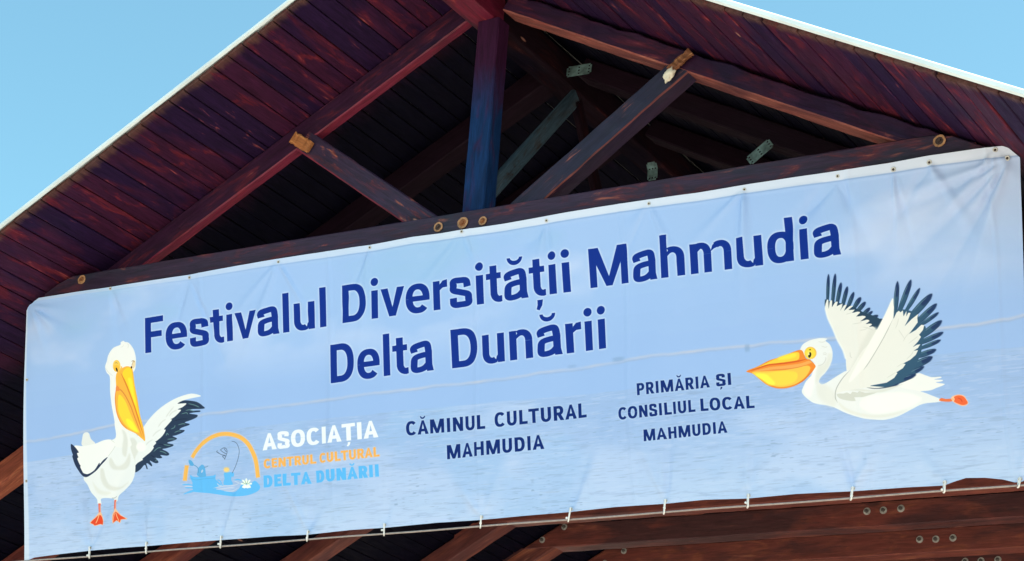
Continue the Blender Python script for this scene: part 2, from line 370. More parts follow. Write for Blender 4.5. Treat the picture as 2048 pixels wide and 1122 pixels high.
def under(o, mat, only_edge=False):
    """the underside of a timber gets its own material: faces whose local normal points down"""
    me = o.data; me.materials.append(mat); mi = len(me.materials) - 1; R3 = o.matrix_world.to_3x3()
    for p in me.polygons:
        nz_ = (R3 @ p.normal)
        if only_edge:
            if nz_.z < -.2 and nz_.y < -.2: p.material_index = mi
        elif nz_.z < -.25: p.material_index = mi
TY = [0.0, 0.72, 1.45, 2.25, 3.13, 4.08, 4.70, 5.33, 5.95, 6.6, 7.3, 8.0, 8.7]
front_chord = None
for k, y0 in enumerate(TY):
    yc = y0 + CT / 2
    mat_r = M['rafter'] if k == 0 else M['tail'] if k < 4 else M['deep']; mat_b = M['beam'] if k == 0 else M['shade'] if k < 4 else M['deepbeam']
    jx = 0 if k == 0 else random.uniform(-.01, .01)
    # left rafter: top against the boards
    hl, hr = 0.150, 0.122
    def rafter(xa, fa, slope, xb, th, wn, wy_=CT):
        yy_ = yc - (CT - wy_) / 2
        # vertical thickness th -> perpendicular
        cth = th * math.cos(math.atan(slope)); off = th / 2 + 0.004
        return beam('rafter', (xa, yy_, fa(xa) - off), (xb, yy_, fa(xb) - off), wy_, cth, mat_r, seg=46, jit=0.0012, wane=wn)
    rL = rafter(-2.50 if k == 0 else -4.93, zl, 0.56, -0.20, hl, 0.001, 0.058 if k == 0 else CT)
    rR = rafter(2.42 if k == 0 else 4.93, zr, 0.515, 0.035, hr, 0.020 if k == 0 else 0.003)
    # tie beam, its ends trimmed to the slope of the boards
    def skew(x): return (x + 2.6) / 5.12
    zt, zb = (0.0, -0.171) if k == 0 else (0.032, -0.130)
    seg = 60; vs = []; fs = []; xa, xb = (-2.60, 2.52) if k == 0 else (-2.78, 2.70)
    rr = np.random.RandomState(50 + k)
    x0 = xa
    for i in range(seg + 1):
        x = xa + (xb - xa) * i / seg
        top = min(zt, ceil_z(x) - 0.012 - ((-0.040 + 0.076 * skew(x)) if k == 0 else 0))
        bot = zb
        b = 0.006; w2 = CT / 2 + 0.004
        pr = [(-w2 + b, bot), (w2 - b, bot), (w2, bot + b), (w2, top - b), (w2 - b, top), (-w2 + b, top), (-w2, top - b), (-w2, bot + b)]
        for (yy, zz) in pr: vs.append((x - x0, yy + rr.uniform(-.0012, .0012), zz + rr.uniform(-.0015, .0015)))
    for i in range(seg):
        for j in range(8):
            a = i * 8 + j; c = i * 8 + (j + 1) % 8; fs.append((a, c, c + 8, a + 8))
    fs.append(tuple(range(7, -1, -1))); fs.append(tuple(seg * 8 + j for j in range(8)))
    me = bpy.data.meshes.new('tie_beam'); me.from_pydata(vs, [], fs); me.update()
    if k == 0: chord = link('tie_beam', me, mat_b, pav, frame(W(-2.60, -0.140 + CT / 2, -0.040), W(2.52, -0.002 + CT / 2, 0.036)))
    else: chord = link('tie_beam', me, mat_b, pav, Matrix.Translation(W(x0, yc, 0)))
    if k == 0: zt = 0.02
    # king post
    if 0 < k < 4: pm = None
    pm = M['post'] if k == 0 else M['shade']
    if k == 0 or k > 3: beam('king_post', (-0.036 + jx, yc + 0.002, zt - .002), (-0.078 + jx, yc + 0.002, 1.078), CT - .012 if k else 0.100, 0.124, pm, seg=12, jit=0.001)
    if k == 0:
        front_chord = chord
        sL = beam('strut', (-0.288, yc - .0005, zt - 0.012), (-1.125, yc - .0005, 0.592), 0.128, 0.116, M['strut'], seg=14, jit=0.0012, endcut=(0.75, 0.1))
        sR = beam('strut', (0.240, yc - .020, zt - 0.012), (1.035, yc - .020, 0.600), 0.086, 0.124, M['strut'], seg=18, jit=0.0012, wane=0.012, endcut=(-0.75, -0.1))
        # bare sawn ends of the struts, let into the rafters
        c1 = beam('bare_end', (-1.055, -0.016, 0.528), (-1.183, -0.016, 0.612), 0.016, 0.060, M['raw'], seg=9, jit=0.0045)
        c2 = beam('bare_end', (0.985, -0.018, 0.572), (1.090, -0.018, 0.653), 0.018, 0.046, M['raw'], seg=9, jit=0.005)
        attach(c1, sL); attach(c2, sR)
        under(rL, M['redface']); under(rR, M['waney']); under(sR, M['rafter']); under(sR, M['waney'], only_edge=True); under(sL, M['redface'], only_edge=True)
        # lump of cured foam squeezed out beside it
        bm = bmesh.new(); bmesh.ops.create_icosphere(bm, subdivisions=3, radius=1.0)
        fr = np.random.RandomState(3)
        for v in bm.verts:
            q = 1 + 0.28 * math.sin(7 * v.co.x + 3 * v.co.z) * math.cos(5 * v.co.z + 2) + fr.uniform(-.10, .10)
            v.co = Vector((v.co.x * 0.027 * q, v.co.y * 0.014, v.co.z * 0.037 * q))
        me = bpy.data.meshes.new('foam_lump'); bm.to_mesh(me); bm.free()
        for p in me.polygons: p.use_smooth = True
        fo = link('foam_lump', me, M['foam'], None, Matrix.Translation(W(0.988, -0.020, 0.553)) @ Matrix.Rotation(0.5, 4, 'Y')); attach(fo, sR)
        bpy.context.view_layer.update()
        for (x, y, z, s, fl) in ((-0.154, -0.074, -0.066, .88, 0), (-0.019, -0.071, -0.063, 1.05, 1), (0.091, -0.068, -0.068, .78, 1), (-2.354, -0.133, -0.070, .92, 1), (2.296, -0.008, -0.005, 1.0, 0)):
            recess(x, y - 0.0055, z, s, chord, fl)
    else:
        xc, zc = {6: (.06, -.026), 7: (.16, -.040), 8: (.235, -.015)}.get(k, (.05 + jx, -.03))
        for x in (-0.112, 0.0, 0.118): washer(x + xc, y0 - .004, zc + random.uniform(-.006, .006), 1.05, chord)
        for (x, z) in ((-2.47, -0.073), (-2.30, 0.010)) if k < 7 else ((-2.33, -.07), (-2.18, .010)): washer(x, y0 - .004, z, 0.95, chord)
        for (x, z) in ((2.30, -0.105), (2.18, -0.035)): washer(x, y0 - .004, z, 0.95, chord)

# lengthwise brace between the first two king posts, lying in the ridge plane
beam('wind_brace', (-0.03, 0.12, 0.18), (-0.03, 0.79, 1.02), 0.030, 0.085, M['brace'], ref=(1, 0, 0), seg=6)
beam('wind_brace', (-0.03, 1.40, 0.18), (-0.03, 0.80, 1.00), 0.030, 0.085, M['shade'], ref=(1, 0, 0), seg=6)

# perforated nail plates on the second and third trusses
def plate(x0, z0, x1, z1, y, w, nx, bent=False):
    L = math.hypot(x1 - x0, z1 - z0); bm = bmesh.new()
    # plate with real holes: grid of cells, every hole cell left out
    cx, cz = nx * 3, 7
    vs = {}
    def V(i, j):
        if (i, j) not in vs: vs[(i, j)] = bm.verts.new((L * i / cx, 0, (j / cz - .5) * w))
        return vs[(i, j)]
    for i in range(cx):
        for j in range(cz):
            if i % 3 == 1 and j in (1, 3, 5) and (i + j) % 2 == 0: continue
            if (i, j) in ((0, 0), (0, cz - 1), (cx - 1, 0), (cx - 1, cz - 1)): continue
            bm.faces.new((V(i, j), V(i + 1, j), V(i + 1, j + 1), V(i, j + 1)))
    ex = bmesh.ops.extrude_face_region(bm, geom=bm.faces[:])
    bmesh.ops.translate(bm, vec=(0, 0.002, 0), verts=[v for v in ex['geom'] if isinstance(v, bmesh.types.BMVert)])
    bmesh.ops.recalc_face_normals(bm, faces=bm.faces)
    if bent:
        for v in bm.verts:
            if v.co.x > L * .6: v.co.y += -(v.co.x - L * .6) * 0.5; v.co.x -= (v.co.x - L * .6) * .3
    me = bpy.data.meshes.new('nail_plate'); bm.to_mesh(me); bm.free()
    a = math.atan2(z1 - z0, x1 - x0)
    return link('nail_plate', me, M['plate'], pav, Matrix.Translation(W(x0, y, z0)) @ Matrix.Rotation(-a, 4, 'Y'))
plate(1.035, 0.440, 1.150, 0.525, 0.712, 0.055, 5)
plate(-0.05, 1.13, 0.10, 1.125, 0.712, 0.06, 5)
plate(0.085, 0.82, 0.080, 0.93, 1.44, 0.06, 4, bent=True)

# ---- rear gable wall and side walls of boards (they close the dark interior)
bw = 0.14
def wall_run(x0, x1, y, top):
    n = int(abs(x1 - x0) / bw)
    for i in range(n):
        xa = x0 + i * bw * (1 if x1 > x0 else -1); xc = xa + bw / 2
        h = min(top(xc - bw / 2), top(xc + bw / 2)) - 0.01 + H0
        me = beam_mesh('wall_board', h, 0.024, bw - 0.004, seg=3)
        o = link('wall_board', me, M['wall'], pav, frame(Vector((xc, y, 0)), Vector((xc, y, h))))
wall_run(-4.7, 4.7, YB - 0.08, ceil_z)
# corner posts carrying the first truss tails and holding the rope
for sx in (-1, 1):
    x = sx * 4.5
    for y in ((0.14 if sx < 0 else 0.33), 3.2, 6.1, 8.9):
        me = beam_mesh('side_post', ceil_z(x) - 0.17 + H0, 0.16, 0.16, seg=8)
        link('side_post', me, M['beam'], pav, frame(Vector((x, y, 0)), Vector((x, y, ceil_z(x) - 0.17 + H0))))

# ================================================================== the banner
# plane of the cloth: origin O (its top left), eu along the top hem, ev down the cloth, en towards the front
O_ = Vector((-2.69136036, -0.17, -0.17143359)); EU = Vector((0.99955426, 0.02621232, 0.01429005)); EV = Vector((0.00712261, 0.25545646, -0.96679432)); EN = Vector((0.02899241, -0.96646516, -0.25515589))
# maps the tracing of the printed design (in photo units) to metres on the cloth
HM = np.array([[0.003620678012852427, -1.672000575442372e-05, -0.1835739502004213], [0.00043418819508619135, 0.002746862578148787, -1.6878277907952755], [0.0001646100364770448, 4.052053249663743e-05, 1.0]])
def st(p):
    p = np.atleast_2d(np.asarray(p, float)); q = np.c_[p, np.ones(len(p))] @ HM.T
    return q[:, :2] / q[:, 2:]
S0, T0, PX = -0.03, -0.03, 0.001355
TW, TH = 4096, 1072
def tx(p): return (st(p) - [S0, T0]) / PX       # photo tracing -> texture px (y down)
def m2t(p): return (np.asarray(p, float) - [S0, T0]) / PX   # metres on the cloth -> texture px

def fill(polys, ss=4):
    """anti-aliased union coverage of simple polygons (texture px). returns (mask, x0, y0)"""
    allp = np.vstack(polys); x0 = int(max(0, math.floor(allp[:, 0].min()) - 1)); x1 = int(min(TW, math.ceil(allp[:, 0].max()) + 2))
    y0 = int(max(0, math.floor(allp[:, 1].min()) - 1)); y1 = int(min(TH, math.ceil(allp[:, 1].max()) + 2))
    w, h = max(1, x1 - x0), max(1, y1 - y0); out = np.zeros((h, w), np.float32)
    for P in polys:
        a = P - [x0, y0]; b = np.roll(a, -1, 0); ya, yb = a[:, 1], b[:, 1]
        m_ = np.zeros((h, w + 2), np.float32)
        lo = max(0, int(a[:, 1].min())); hi = min(h, int(a[:, 1].max()) + 2)
        for yy in range(lo, hi):
            for s_ in range(ss):
                y = yy + (s_ + .5) / ss
                sel = (ya <= y) != (yb <= y)
                if not sel.any(): continue
                xs = np.sort(a[sel, 0] + (y - ya[sel]) / (yb[sel] - ya[sel]) * (b[sel, 0] - a[sel, 0]))
                xs = np.clip(xs, 0, w)
                for q in range(0, len(xs) - 1, 2):
                    c, d = xs[q], xs[q + 1]
                    if d <= c: continue
                    i, j = int(c), int(d)
                    if i == j: m_[yy, i] += (d - c) / ss
                    else:
                        m_[yy, i] += (i + 1 - c) / ss
                        m_[yy, i + 1:j] += 1.0 / ss
                        m_[yy, j] += (d - j) / ss
        out = np.maximum(out, np.clip(m_[:, :w], 0, 1))
    return out, x0, y0

img = np.zeros((TH, TW, 3), np.float32)
def paint(mask, x0, y0, col, a=1.0):
    h, w = mask.shape; r = img[y0:y0 + h, x0:x0 + w]; mk = (mask * a)[:r.shape[0], :r.shape[1], None]
    r[:] = r * (1 - mk) + np.array(col, np.float32) / 255.0 * mk
def blur(a, r):
    if r < 1: return a
    r = int(r)
    for _ in range(3):
        for ax in (0, 1):
            p = [(0, 0), (0, 0)]; p[ax] = (r + 1, r); c = np.cumsum(np.pad(a, p), axis=ax)
            n = a.shape[ax]
            a = (np.take(c, range(2 * r + 1, 2 * r + 1 + n), ax) - np.take(c, range(0, n), ax)) / (2 * r + 1)
    return a
def smooth(P, n=6):
    P = np.asarray(P, float); out = []; k = len(P)
    for i in range(k):
        p0, p1, p2, p3 = P[i - 1], P[i], P[(i + 1) % k], P[(i + 2) % k]
        for t in np.arange(n) / n:
            out.append(.5 * ((2 * p1) + (-p0 + p2) * t + (2 * p0 - 5 * p1 + 4 * p2 - p3) * t * t + (-p0 + 3 * p1 - 3 * p2 + p3) * t ** 3))
    return np.array(out)
def smooth_open(P, n=8):
    P = np.asarray(P, float); Q = np.vstack([2 * P[0] - P[1], P, 2 * P[-1] - P[-2]]); out = []
    for i in range(1, len(Q) - 2):
        p0, p1, p2, p3 = Q[i - 1:i + 3]
        for t in np.arange(n) / n:
            out.append(.5 * ((2 * p1) + (-p0 + p2) * t + (2 * p0 - 5 * p1 + 4 * p2 - p3) * t * t + (-p0 + 3 * p1 - 3 * p2 + p3) * t ** 3))
    out.append(P[-1]); return np.array(out)
def ribbon(C, wx, wy=None, taper=None):
    """polygon around a centre line, pen half-widths wx (across vertical strokes) and wy (across horizontal ones)"""
    wy = wx if wy is None else wy
    C = np.asarray(C, float); d = np.gradient(C, axis=0); d /= np.linalg.norm(d, axis=1)[:, None] + 1e-9
    n = np.c_[-d[:, 1], d[:, 0]]; o = n * [wx, wy]
    if taper is not None: o = o * np.asarray(taper)[:, None]
    return np.vstack([C + o, (C - o)[::-1]])

# ---------------- background of the print: pale sky over hazy water
yy, xx = np.mgrid[0:TH, 0:TW].astype(np.float32)
def vnoise(sx, sy, seed, octv=4, pers=.5):
    r = np.random.RandomState(seed); out = np.zeros((TH, TW), np.float32); amp = 1; tot = 0
    for o in range(octv):
        gx, gy = max(2, int(TW / sx * 2 ** o) + 3), max(2, int(TH / sy * 2 ** o) + 3)
        g = r.rand(gy, gx).astype(np.float32)
        fx = xx[0] / TW * (gx - 2); fy = yy[:, 0] / TH * (gy - 2)
        ix, iy = fx.astype(int), fy.astype(int); ux, uy = fx - ix, fy - iy; ux = ux * ux * (3 - 2 * ux); uy = uy * uy * (3 - 2 * uy)
        A = g[iy][:, ix] * (1 - ux) + g[iy][:, ix + 1] * ux; B = g[iy + 1][:, ix] * (1 - ux) + g[iy + 1][:, ix + 1] * ux
        out += amp * (A * (1 - uy[:, None]) + B * uy[:, None]); tot += amp; amp *= pers
    return out / tot
T_ = yy * PX + T0; Sx = xx * PX + S0
def mixc(a, b, f): return a * (1 - f[..., None]) + np.array(b, np.float32) / 255 * f[..., None]
def sm(v, lo, hi):
    t = np.clip((v - lo) / (hi - lo), 0, 1); return t * t * (3 - 2 * t)
img[:] = np.array((158, 190, 238), np.float32) / 255
img[:] = mixc(img, (155, 187, 237), sm(T_, 0.3, 0.65))
cl = vnoise(620, 260, 1); cl2 = vnoise(260, 150, 2)
img[:] = mixc(img, (186, 206, 244), sm(cl * .6 + cl2 * .4, .50, .68) * sm(T_, .62, .30) * .85)
img[:] = mixc(img, (152, 190, 230), sm(vnoise(500, 300, 3), .55, .75) * sm(T_, .5, .1) * .7)
img[:] = mixc(img, (200, 205, 226), sm(Sx, 4.3, 5.3) * sm(T_, .65, .1) * .45)
# far shore line
hz = np.interp(Sx[0], *st([(55, 884), (130, 872), (250, 846), (420, 826), (600, 806), (760, 785), (1000, 757), (1200, 728), (1300, 712), (1500, 690), (1640, 678), (1750, 668), (1900, 655), (1960, 648), (2045, 630)]).T)
hz = hz + (vnoise(70, 70, 9)[5] - .5) * 0.012
dh = T_ - hz[None]
img[:] = mixc(img, (198, 199, 216), np.exp(-(dh / 0.0065) ** 2) * (.15 + .75 * vnoise(90, 40, 4)))
img[:] = mixc(img, (150, 168, 204), np.exp(-((dh - .008) / 0.004) ** 2) * .55 * vnoise(60, 30, 5))
for (px_, py_, ww, hh_, a_) in ((1235, 718, .030, .010, .5), (1495, 696, .012, .016, .55), (310, 842, .016, .010, .3), (1140, 732, .022, .008, .3), (240, 835, .02, .01, .35)):
    c = st([(px_, py_)])[0]
    img[:] = mixc(img, (128, 158, 200), a_ * np.exp(-((Sx - c[0]) / ww) ** 4 - ((T_ - c[1]) / hh_) ** 4))
# water
wt = np.interp(Sx[0], *st([(55, 925), (400, 862), (800, 822), (1280, 775), (1640, 730), (1900, 706), (2045, 692)]).T)
wd = T_ - wt[None] - (vnoise(200, 100, 12)[8] - .5)[None] * .01
wf = sm(wd, -.003, .006)
img[:] = mixc(img, (157, 185, 230), wf * .8)
img[:] = mixc(img, (188, 210, 243), sm(wd, .10, .60))
img[:] = mixc(img, (190, 209, 244), sm(vnoise(420, 160, 21), .5, .7) * wf * .5)
img[:] = mixc(img, (158, 192, 236), sm(vnoise(300, 260, 22), .54, .72) * wf * .55)
rp = vnoise(52, 5, 23, 3, .6); rp2 = vnoise(90, 6, 24, 3, .65)
img[:] = mixc(img, (146, 170, 210), sm(rp, .58, .78) * wf * .34)
img[:] = mixc(img, (140, 162, 196), sm(rp2, .64, .80) * wf * .34)
img[:] = mixc(img, (202, 216, 246), sm(rp, .42, .26) * wf * .25)
TOP = [(53.5, 621), (58, 611), (66, 606), (78, 596), (150, 584), (221, 574), (300, 561), (378, 549.6), (470, 532), (556, 517.5), (700, 495.4), (740, 490), (826, 473.5), (881, 466.6), (923, 459.7), (1010, 447), (1100, 430.7), (1190, 415), (1292, 399.6), (1392, 385.8), (1500, 367.8), (1666, 343), (1776, 326.4), (1859, 311), (1953, 297.4), (2005, 292), (2017, 296), (2040, 315)]
def TOPT(s): q = st(TOP[3:-2]); return np.interp(s, q[:, 0], q[:, 1])
def HEMW(s): return np.interp(s, [0, .7, 1.6, 2.3, 3.4, 4.4, 5.5], [.014, .020, .032, .036, .040, .044, .056])
ds = vnoise(30, 3.2, 31, 2, .5); dm = vnoise(300, 120, 32)
img[:] = mixc(img, (134, 158, 196), sm(ds, .74, .88) * sm(dm, .40, .60) * wf * .6)
# narrow unprinted hem along the top edge
hem = TOPT(Sx[0]) + HEMW(Sx[0]) * .85
img[:] = mixc(img, (216, 224, 240), sm(T_, hem[None] + .004, hem[None] - .002) * (.40 + .45 * sm(Sx, .5, 3.5)))
img[:] = mixc(img, (134, 160, 204), np.exp(-((T_ - hem[None] - .004) / .0032) ** 2) * .55 * sm(Sx, .2, 2.5))
img[:] = mixc(img, (226, 236, 248), sm(Sx, .012, .0) * .6)

# ---------------- lettering: a bold grotesque drawn from strokes (cap height 1)
def arc(cx, cy, rx, ry, w, b, a0, a1, p=2.35, n=40):
    t = np.radians(np.linspace(a0, a1, n))
    def e(rx_, ry_):
        c, s = np.cos(t), np.sin(t)
        return np.c_[cx + rx_ * np.sign(c) * np.abs(c) ** (2 / p), cy + ry_ * np.sign(s) * np.abs(s) ** (2 / p)]
    return np.vstack([e(rx, ry), e(rx - w, ry - b)[::-1]])
def rc(x0, y0, x1, y1): return np.array([(x0, y0), (x1, y0), (x1, y1), (x0, y1)], float)
def po(*p): return np.array(p, float)
def glyph(c, w, b):
    XH = .742; g = []; r = lambda *a: rc(*a)
    if c == ' ': return [], .30
    if c == 'F': return [r(.08, 0, .08 + w, 1), r(.08, 1 - b, .70, 1), r(.08, .425, .645, .425 + b)], .73
    if c == 'E': return [r(.08, 0, .08 + w, 1), r(.08, 1 - b, .71, 1), r(.08, .42, .65, .42 + b), r(.08, 0, .71, b)], .76
    if c == 'L': return [r(.08, 0, .08 + w, 1), r(.08, 0, .70, b)], .72
    if c == 'I': return [r(.09, 0, .09 + w, 1)], .18 + w
    if c == 'H': return [r(.08, 0, .08 + w, 1), r(.86 - w, 0, .86, 1), r(.08, .43, .86, .43 + b)], .94
    if c == 'T': return [r(.02, 1 - b, .80, 1), r(.41 - w / 2, 0, .41 + w / 2, 1)], .82
    if c == 'N': return [r(.08, 0, .08 + w, 1), r(.86 - w, 0, .86, 1), po((.08, 1), (.08 + w * 1.05, 1), (.86, 0), (.86 - w * 1.05, 0))], .94
    if c == 'M': return [r(.08, 0, .08 + w * .95, 1), r(1.15 - w * .95, 0, 1.15, 1), po((.08, 1), (.08 + w * 1.30, 1), (.615 + w * .42, 0), (.615 - w * .42, 0)), po((1.15 - w * 1.30, 1), (1.15, 1), (.615 + w * .42, 0), (.615 - w * .42, 0))], 1.23
    if c in 'AĂ':
        g = [po((.01, 0), (.01 + w * 1.06, 0), (.455 + w * .02, .86), (.52, 1), (.36, 1)), po((.87, 0), (.87 - w * 1.06, 0), (.425 - w * .02, .86), (.36, 1), (.52, 1)), r(.20, .20, .68, .20 + b)]
        if c == 'Ă': g.append(arc(.44, 1.30, .20, .20, .085, .105, 180, 360, 2))
        return g, .88
    if c == 'C': return [arc(.47, .5, .42, .515, w, b, 40, 320)], .88
    if c == 'O': return [arc(.47, .5, .42, .515, w, b, 0, 180), arc(.47, .5, .42, .515, w, b, 180, 360)], .94
    if c == 'U': return [r(.07, .36, .07 + w, 1), r(.81 - w, .36, .81, 1), arc(.44, .37, .37, .385, w, b, 180, 360, 2.2)], .88
    if c in 'PR':
        g = [r(.08, 0, .08 + w, 1), r(.08, 1 - b, .45, 1), r(.08, .36, .45, .36 + b), arc(.45, .68, .33, .32, w, b, -90, 90, 2.2)]
        if c == 'R': g.append(po((.33, .42), (.33 + w * 1.1, .42), (.83, 0), (.83 - w * 1.15, 0)))
        return g, .82 if c == 'P' else .85
    if c == 'D': return [r(.08, 0, .08 + w, 1), r(.08, 1 - b, .42, 1), r(.08, 0, .42, b), arc(.40, .5, .43, .5, w, b, -90, 90, 2.4)], .90
    if c in 'SȘ':
        C = smooth_open([(.72 - w / 2, .69), (.60, .87), (.42, 1.015 - b / 2), (.20, .90), (.07 + w / 2, .735), (.20, .60), (.44, .50), (.64, .41), (.75 - w / 2, .27), (.64, .10), (.42, b / 2 - .015), (.18, .10), (.05 + w / 2, .32)])
        g = [ribbon(C, w / 2, b / 2)]
        if c == 'Ș': g.append(po((.36, -.09), (.50, -.09), (.47, -.22), (.37, -.31), (.30, -.27), (.36, -.19)))
        return g, .81
    if c == 'Ț': return glyph('T', w, b)[0] + [po((.34, -.09), (.50, -.09), (.46, -.24), (.35, -.34), (.27, -.30), (.34, -.20))], .82
    # lower case
    ls = w * .97; lb = b * .93
    if c == 'l': return [r(.08, 0, .08 + ls, 1.075)], .16 + ls
    if c == 'i':
        a = np.radians(np.arange(0, 360, 15)); return [r(.085, 0, .085 + ls, XH), np.c_[.085 + ls / 2 + .113 * np.cos(a), .965 + .108 * np.sin(a)]], .17 + ls
    if c == 'e': return [arc(.385, .37, .345, .385, ls, lb, 0, 180), arc(.385, .37, .345, .385, ls, lb, 180, 317), r(.12, .30, .725, .30 + lb * .88), po((.725, .30), (.73, .37), (.73, .40), (.73 - ls, .40), (.73 - ls, .30))], .765
    if c == 's':
        C = smooth_open([(.655 - ls / 2, .50), (.52, .655), (.36, .757 - lb / 2), (.18, .67), (.065 + ls / 2, .545), (.17, .44), (.36, .375), (.55, .31), (.675 - ls / 2, .205), (.56, .085), (.37, lb / 2 - .015), (.17, .08), (.05 + ls / 2, .245)])
        return [ribbon(C, ls / 2, lb / 2)], .72
    if c in 'tț':
        g = [r(.115, .20, .115 + ls, .93), r(.0, XH - lb * .98, .43, XH), arc(.395, .25, .28, .262, ls, lb, 180, 272, 2.2), po((.38, -.012), (.45, 0), (.45, .15), (.40, .153), (.38, lb - .012))]
        if c == 'ț': g.append(po((.20, -.10), (.355, -.10), (.33, -.24), (.25, -.36), (.17, -.33), (.20, -.22)))
        return g, .46
    if c == 'v': return [po((.0, XH), (ls * 1.08, XH), (.365, .20), (.39, .0), (.255, .0)), po((.71, XH), (.71 - ls * 1.08, XH), (.345, .20), (.32, .0), (.455, .0))], .71
    if c in 'aă':
        arch = smooth_open([(.075 + ls / 2, .50), (.16, .62), (.36, .757 - lb / 2), (.54, .68), (.685 - ls / 2, .50), (.685 - ls / 2, .40)])
        bowl = smooth_open([(.60, .415), (.42, .415), (.20, .36), (.055 + ls / 2, .21), (.17, .07), (.32, .055), (.47, .10), (.60, .21)])
        g = [ribbon(arch, ls / 2, lb / 2), ribbon(bowl, ls / 2, lb * .46), r(.685 - ls, .14, .685, .52), po((.685 - ls, .16), (.685, .16), (.72, .0), (.72 - ls * .98, .0))]
        if c == 'ă': g.append(arc(.37, 1.06, .215, .195, .09, .11, 180, 360, 2))
        return g, .755
    if c == 'u': return [r(.07, .25, .07 + ls, XH), r(.71 - ls, 0, .71, XH), arc(.355, .27, .285, .285, ls, lb, 180, 300, 2.2), po((.44, .0), (.50, .03), (.60, .16), (.60, .30), (.48, .16))], .785
    if c in 'nhm':
        if c == 'm':
            g = [r(.07, 0, .07 + ls, XH), arc(.345, .46, .275, .297, ls, lb, 0, 120, 2.2), r(.62 - ls, 0, .62, .46), arc(.86, .46, .29, .297, ls, lb, 0, 125, 2.2), r(1.15 - ls, 0, 1.15, .46)]
            g += [po((.20, .45), (.26, .66), (.34, .757), (.34, .60), (.27, .54)), po((.60, .50), (.66, .66), (.78, .75), (.80, .60), (.70, .57))]
            return g, 1.22
        top = 1.075 if c == 'h' else XH
        return [r(.07, 0, .07 + ls, top), arc(.41, .46, .30, .297, ls, lb, 0, 118, 2.2), r(.71 - ls, 0, .71, .46), po((.20, .42), (.26, .62), (.36, .755), (.37, .60), (.28, .54))], .785
    if c == 'r': return [r(.07, 0, .07 + ls, XH), po((.24, .42), (.27, .65), (.36, .74), (.49, .757), (.49, .565), (.36, .56), (.27, .50))], .50
    if c == 'd': return [arc(.39, .37, .34, .385, ls, lb, 0, 180), arc(.39, .37, .34, .385, ls, lb, 180, 360), r(.72 - ls, 0, .72, 1.075)], .80
    raise KeyError(c)

def text(word, p0, p1, top, w=.205, b=.165, track=0.0):
    """polygons of a word set from p0 to p1 (baseline ends) with cap-height mark 'top' above p0, all from the tracing"""
    a, e, t = st([p0])[0], st([p1])[0], st([top])[0]
    capm = a[1] - t[1]; adv = 0; gl = []
    for ch in word:
        g, d = glyph(ch, w, b); gl.append((g, adv)); adv += d + track
    lo = min(P[:, 0].min() + x for g, x in gl for P in g); hi = max(P[:, 0].max() + x for g, x in gl for P in g)
    sx = (e[0] - a[0]) / (hi - lo); slope = (e[1] - a[1]) / (e[0] - a[0]); out = []
    for g, x in gl:
        for P in g:
            X = a[0] + (P[:, 0] + x - lo) * sx; out.append(m2t(np.c_[X, a[1] + (X - a[0]) * slope - P[:, 1] * capm]))
    return out
def put(polys, col, halo=None, grow=0, soft=0, ha=1.0, a=1.0, fuzz=0):
    m_, x0, y0 = fill(polys)
    if halo is not None:
        pad = 14; y0p, x0p = max(0, y0 - pad), max(0, x0 - pad)
        big = np.zeros((min(TH, y0 + m_.shape[0] + pad) - y0p, min(TW, x0 + m_.shape[1] + pad) - x0p), np.float32)
        big[y0 - y0p:y0 - y0p + m_.shape[0], x0 - x0p:x0 - x0p + m_.shape[1]] = m_[:big.shape[0] - (y0 - y0p), :big.shape[1] - (x0 - x0p)]
        h_ = np.clip(blur(big, grow) * 5.0, 0, 1); h_ = np.clip(blur(h_, soft), 0, 1)
        paint(h_, x0p, y0p, halo, ha)
    if fuzz: m_ = np.clip(blur(m_, fuzz), 0, 1)
    paint(m_, x0, y0, col, a)

NAVY = (0, 44, 140)
title = []
for wd_, a_, b_, t_ in (('Festivalul', (290.9, 706.5), (652.2, 652.8), (293, 635.8)), ('Diversității', (686.3, 646.7), (1141.3, 582.9), (686.6, 571.0)),
                        ('Mahmudia', (1178.3, 575.7), (1684.2, 509.2), (1178.5, 497.3)), ('Delta', (663.8, 767), (868, 740.3), (663.4, 690.0)), ('Dunării', (903.6, 736.7), (1211, 695.6), (903.8, 659.5))):
    title += text(wd_, a_, b_, t_)
put(title, NAVY, (208, 222, 250), 2, 2, .70)
SM = (0, 38, 112); small = []
for wd_, a_, b_, t_ in (('CĂMINUL', (814, 871.4), (971, 857.3), (814, 843.6)), ('CULTURAL', (990.4, 854.5), (1170.4, 834), (990.4, 826.0)), ('MAHMUDIA', (894.3, 918.5), (1087.2, 897.4), (894.3, 890.5)),
                        ('PRIMĂRIA', (1274.6, 790.5), (1420.8, 774.6), (1274.6, 766.8)), ('ȘI', (1433.8, 773), (1463.5, 769.5), (1433.8, 749.3)), ('CONSILIUL', (1237, 839.5), (1391.5, 823.4), (1237, 815.5)),
                        ('LOCAL', (1402.3, 822.3), (1509.9, 816.0), (1402.3, 797.5)), ('MAHMUDIA', (1288.4, 882.5), (1455.3, 865.2), (1288.4, 859.5))):
    small += text(wd_, a_, b_, t_, w=.240, b=.190, track=.045)
put(small, SM, (186, 206, 238), 1, 2, .7)
put(text('ASOCIAȚIA', (524.2, 900.9), (760, 874.6), (525.5, 867.5), w=.262, b=.20, track=.0), (238, 243, 250))
put(text('CENTRUL', (526.4, 936.8), (631.3, 926.7), (526.4, 918.5), w=.25, b=.20), (247, 178, 92), (222, 205, 200), 1, 1, .6)
put(text('CULTURAL', (638.3, 926.0), (761.8, 913.0), (638.3, 907.0), w=.25, b=.20), (247, 178, 92), (222, 205, 200), 1, 1, .6)
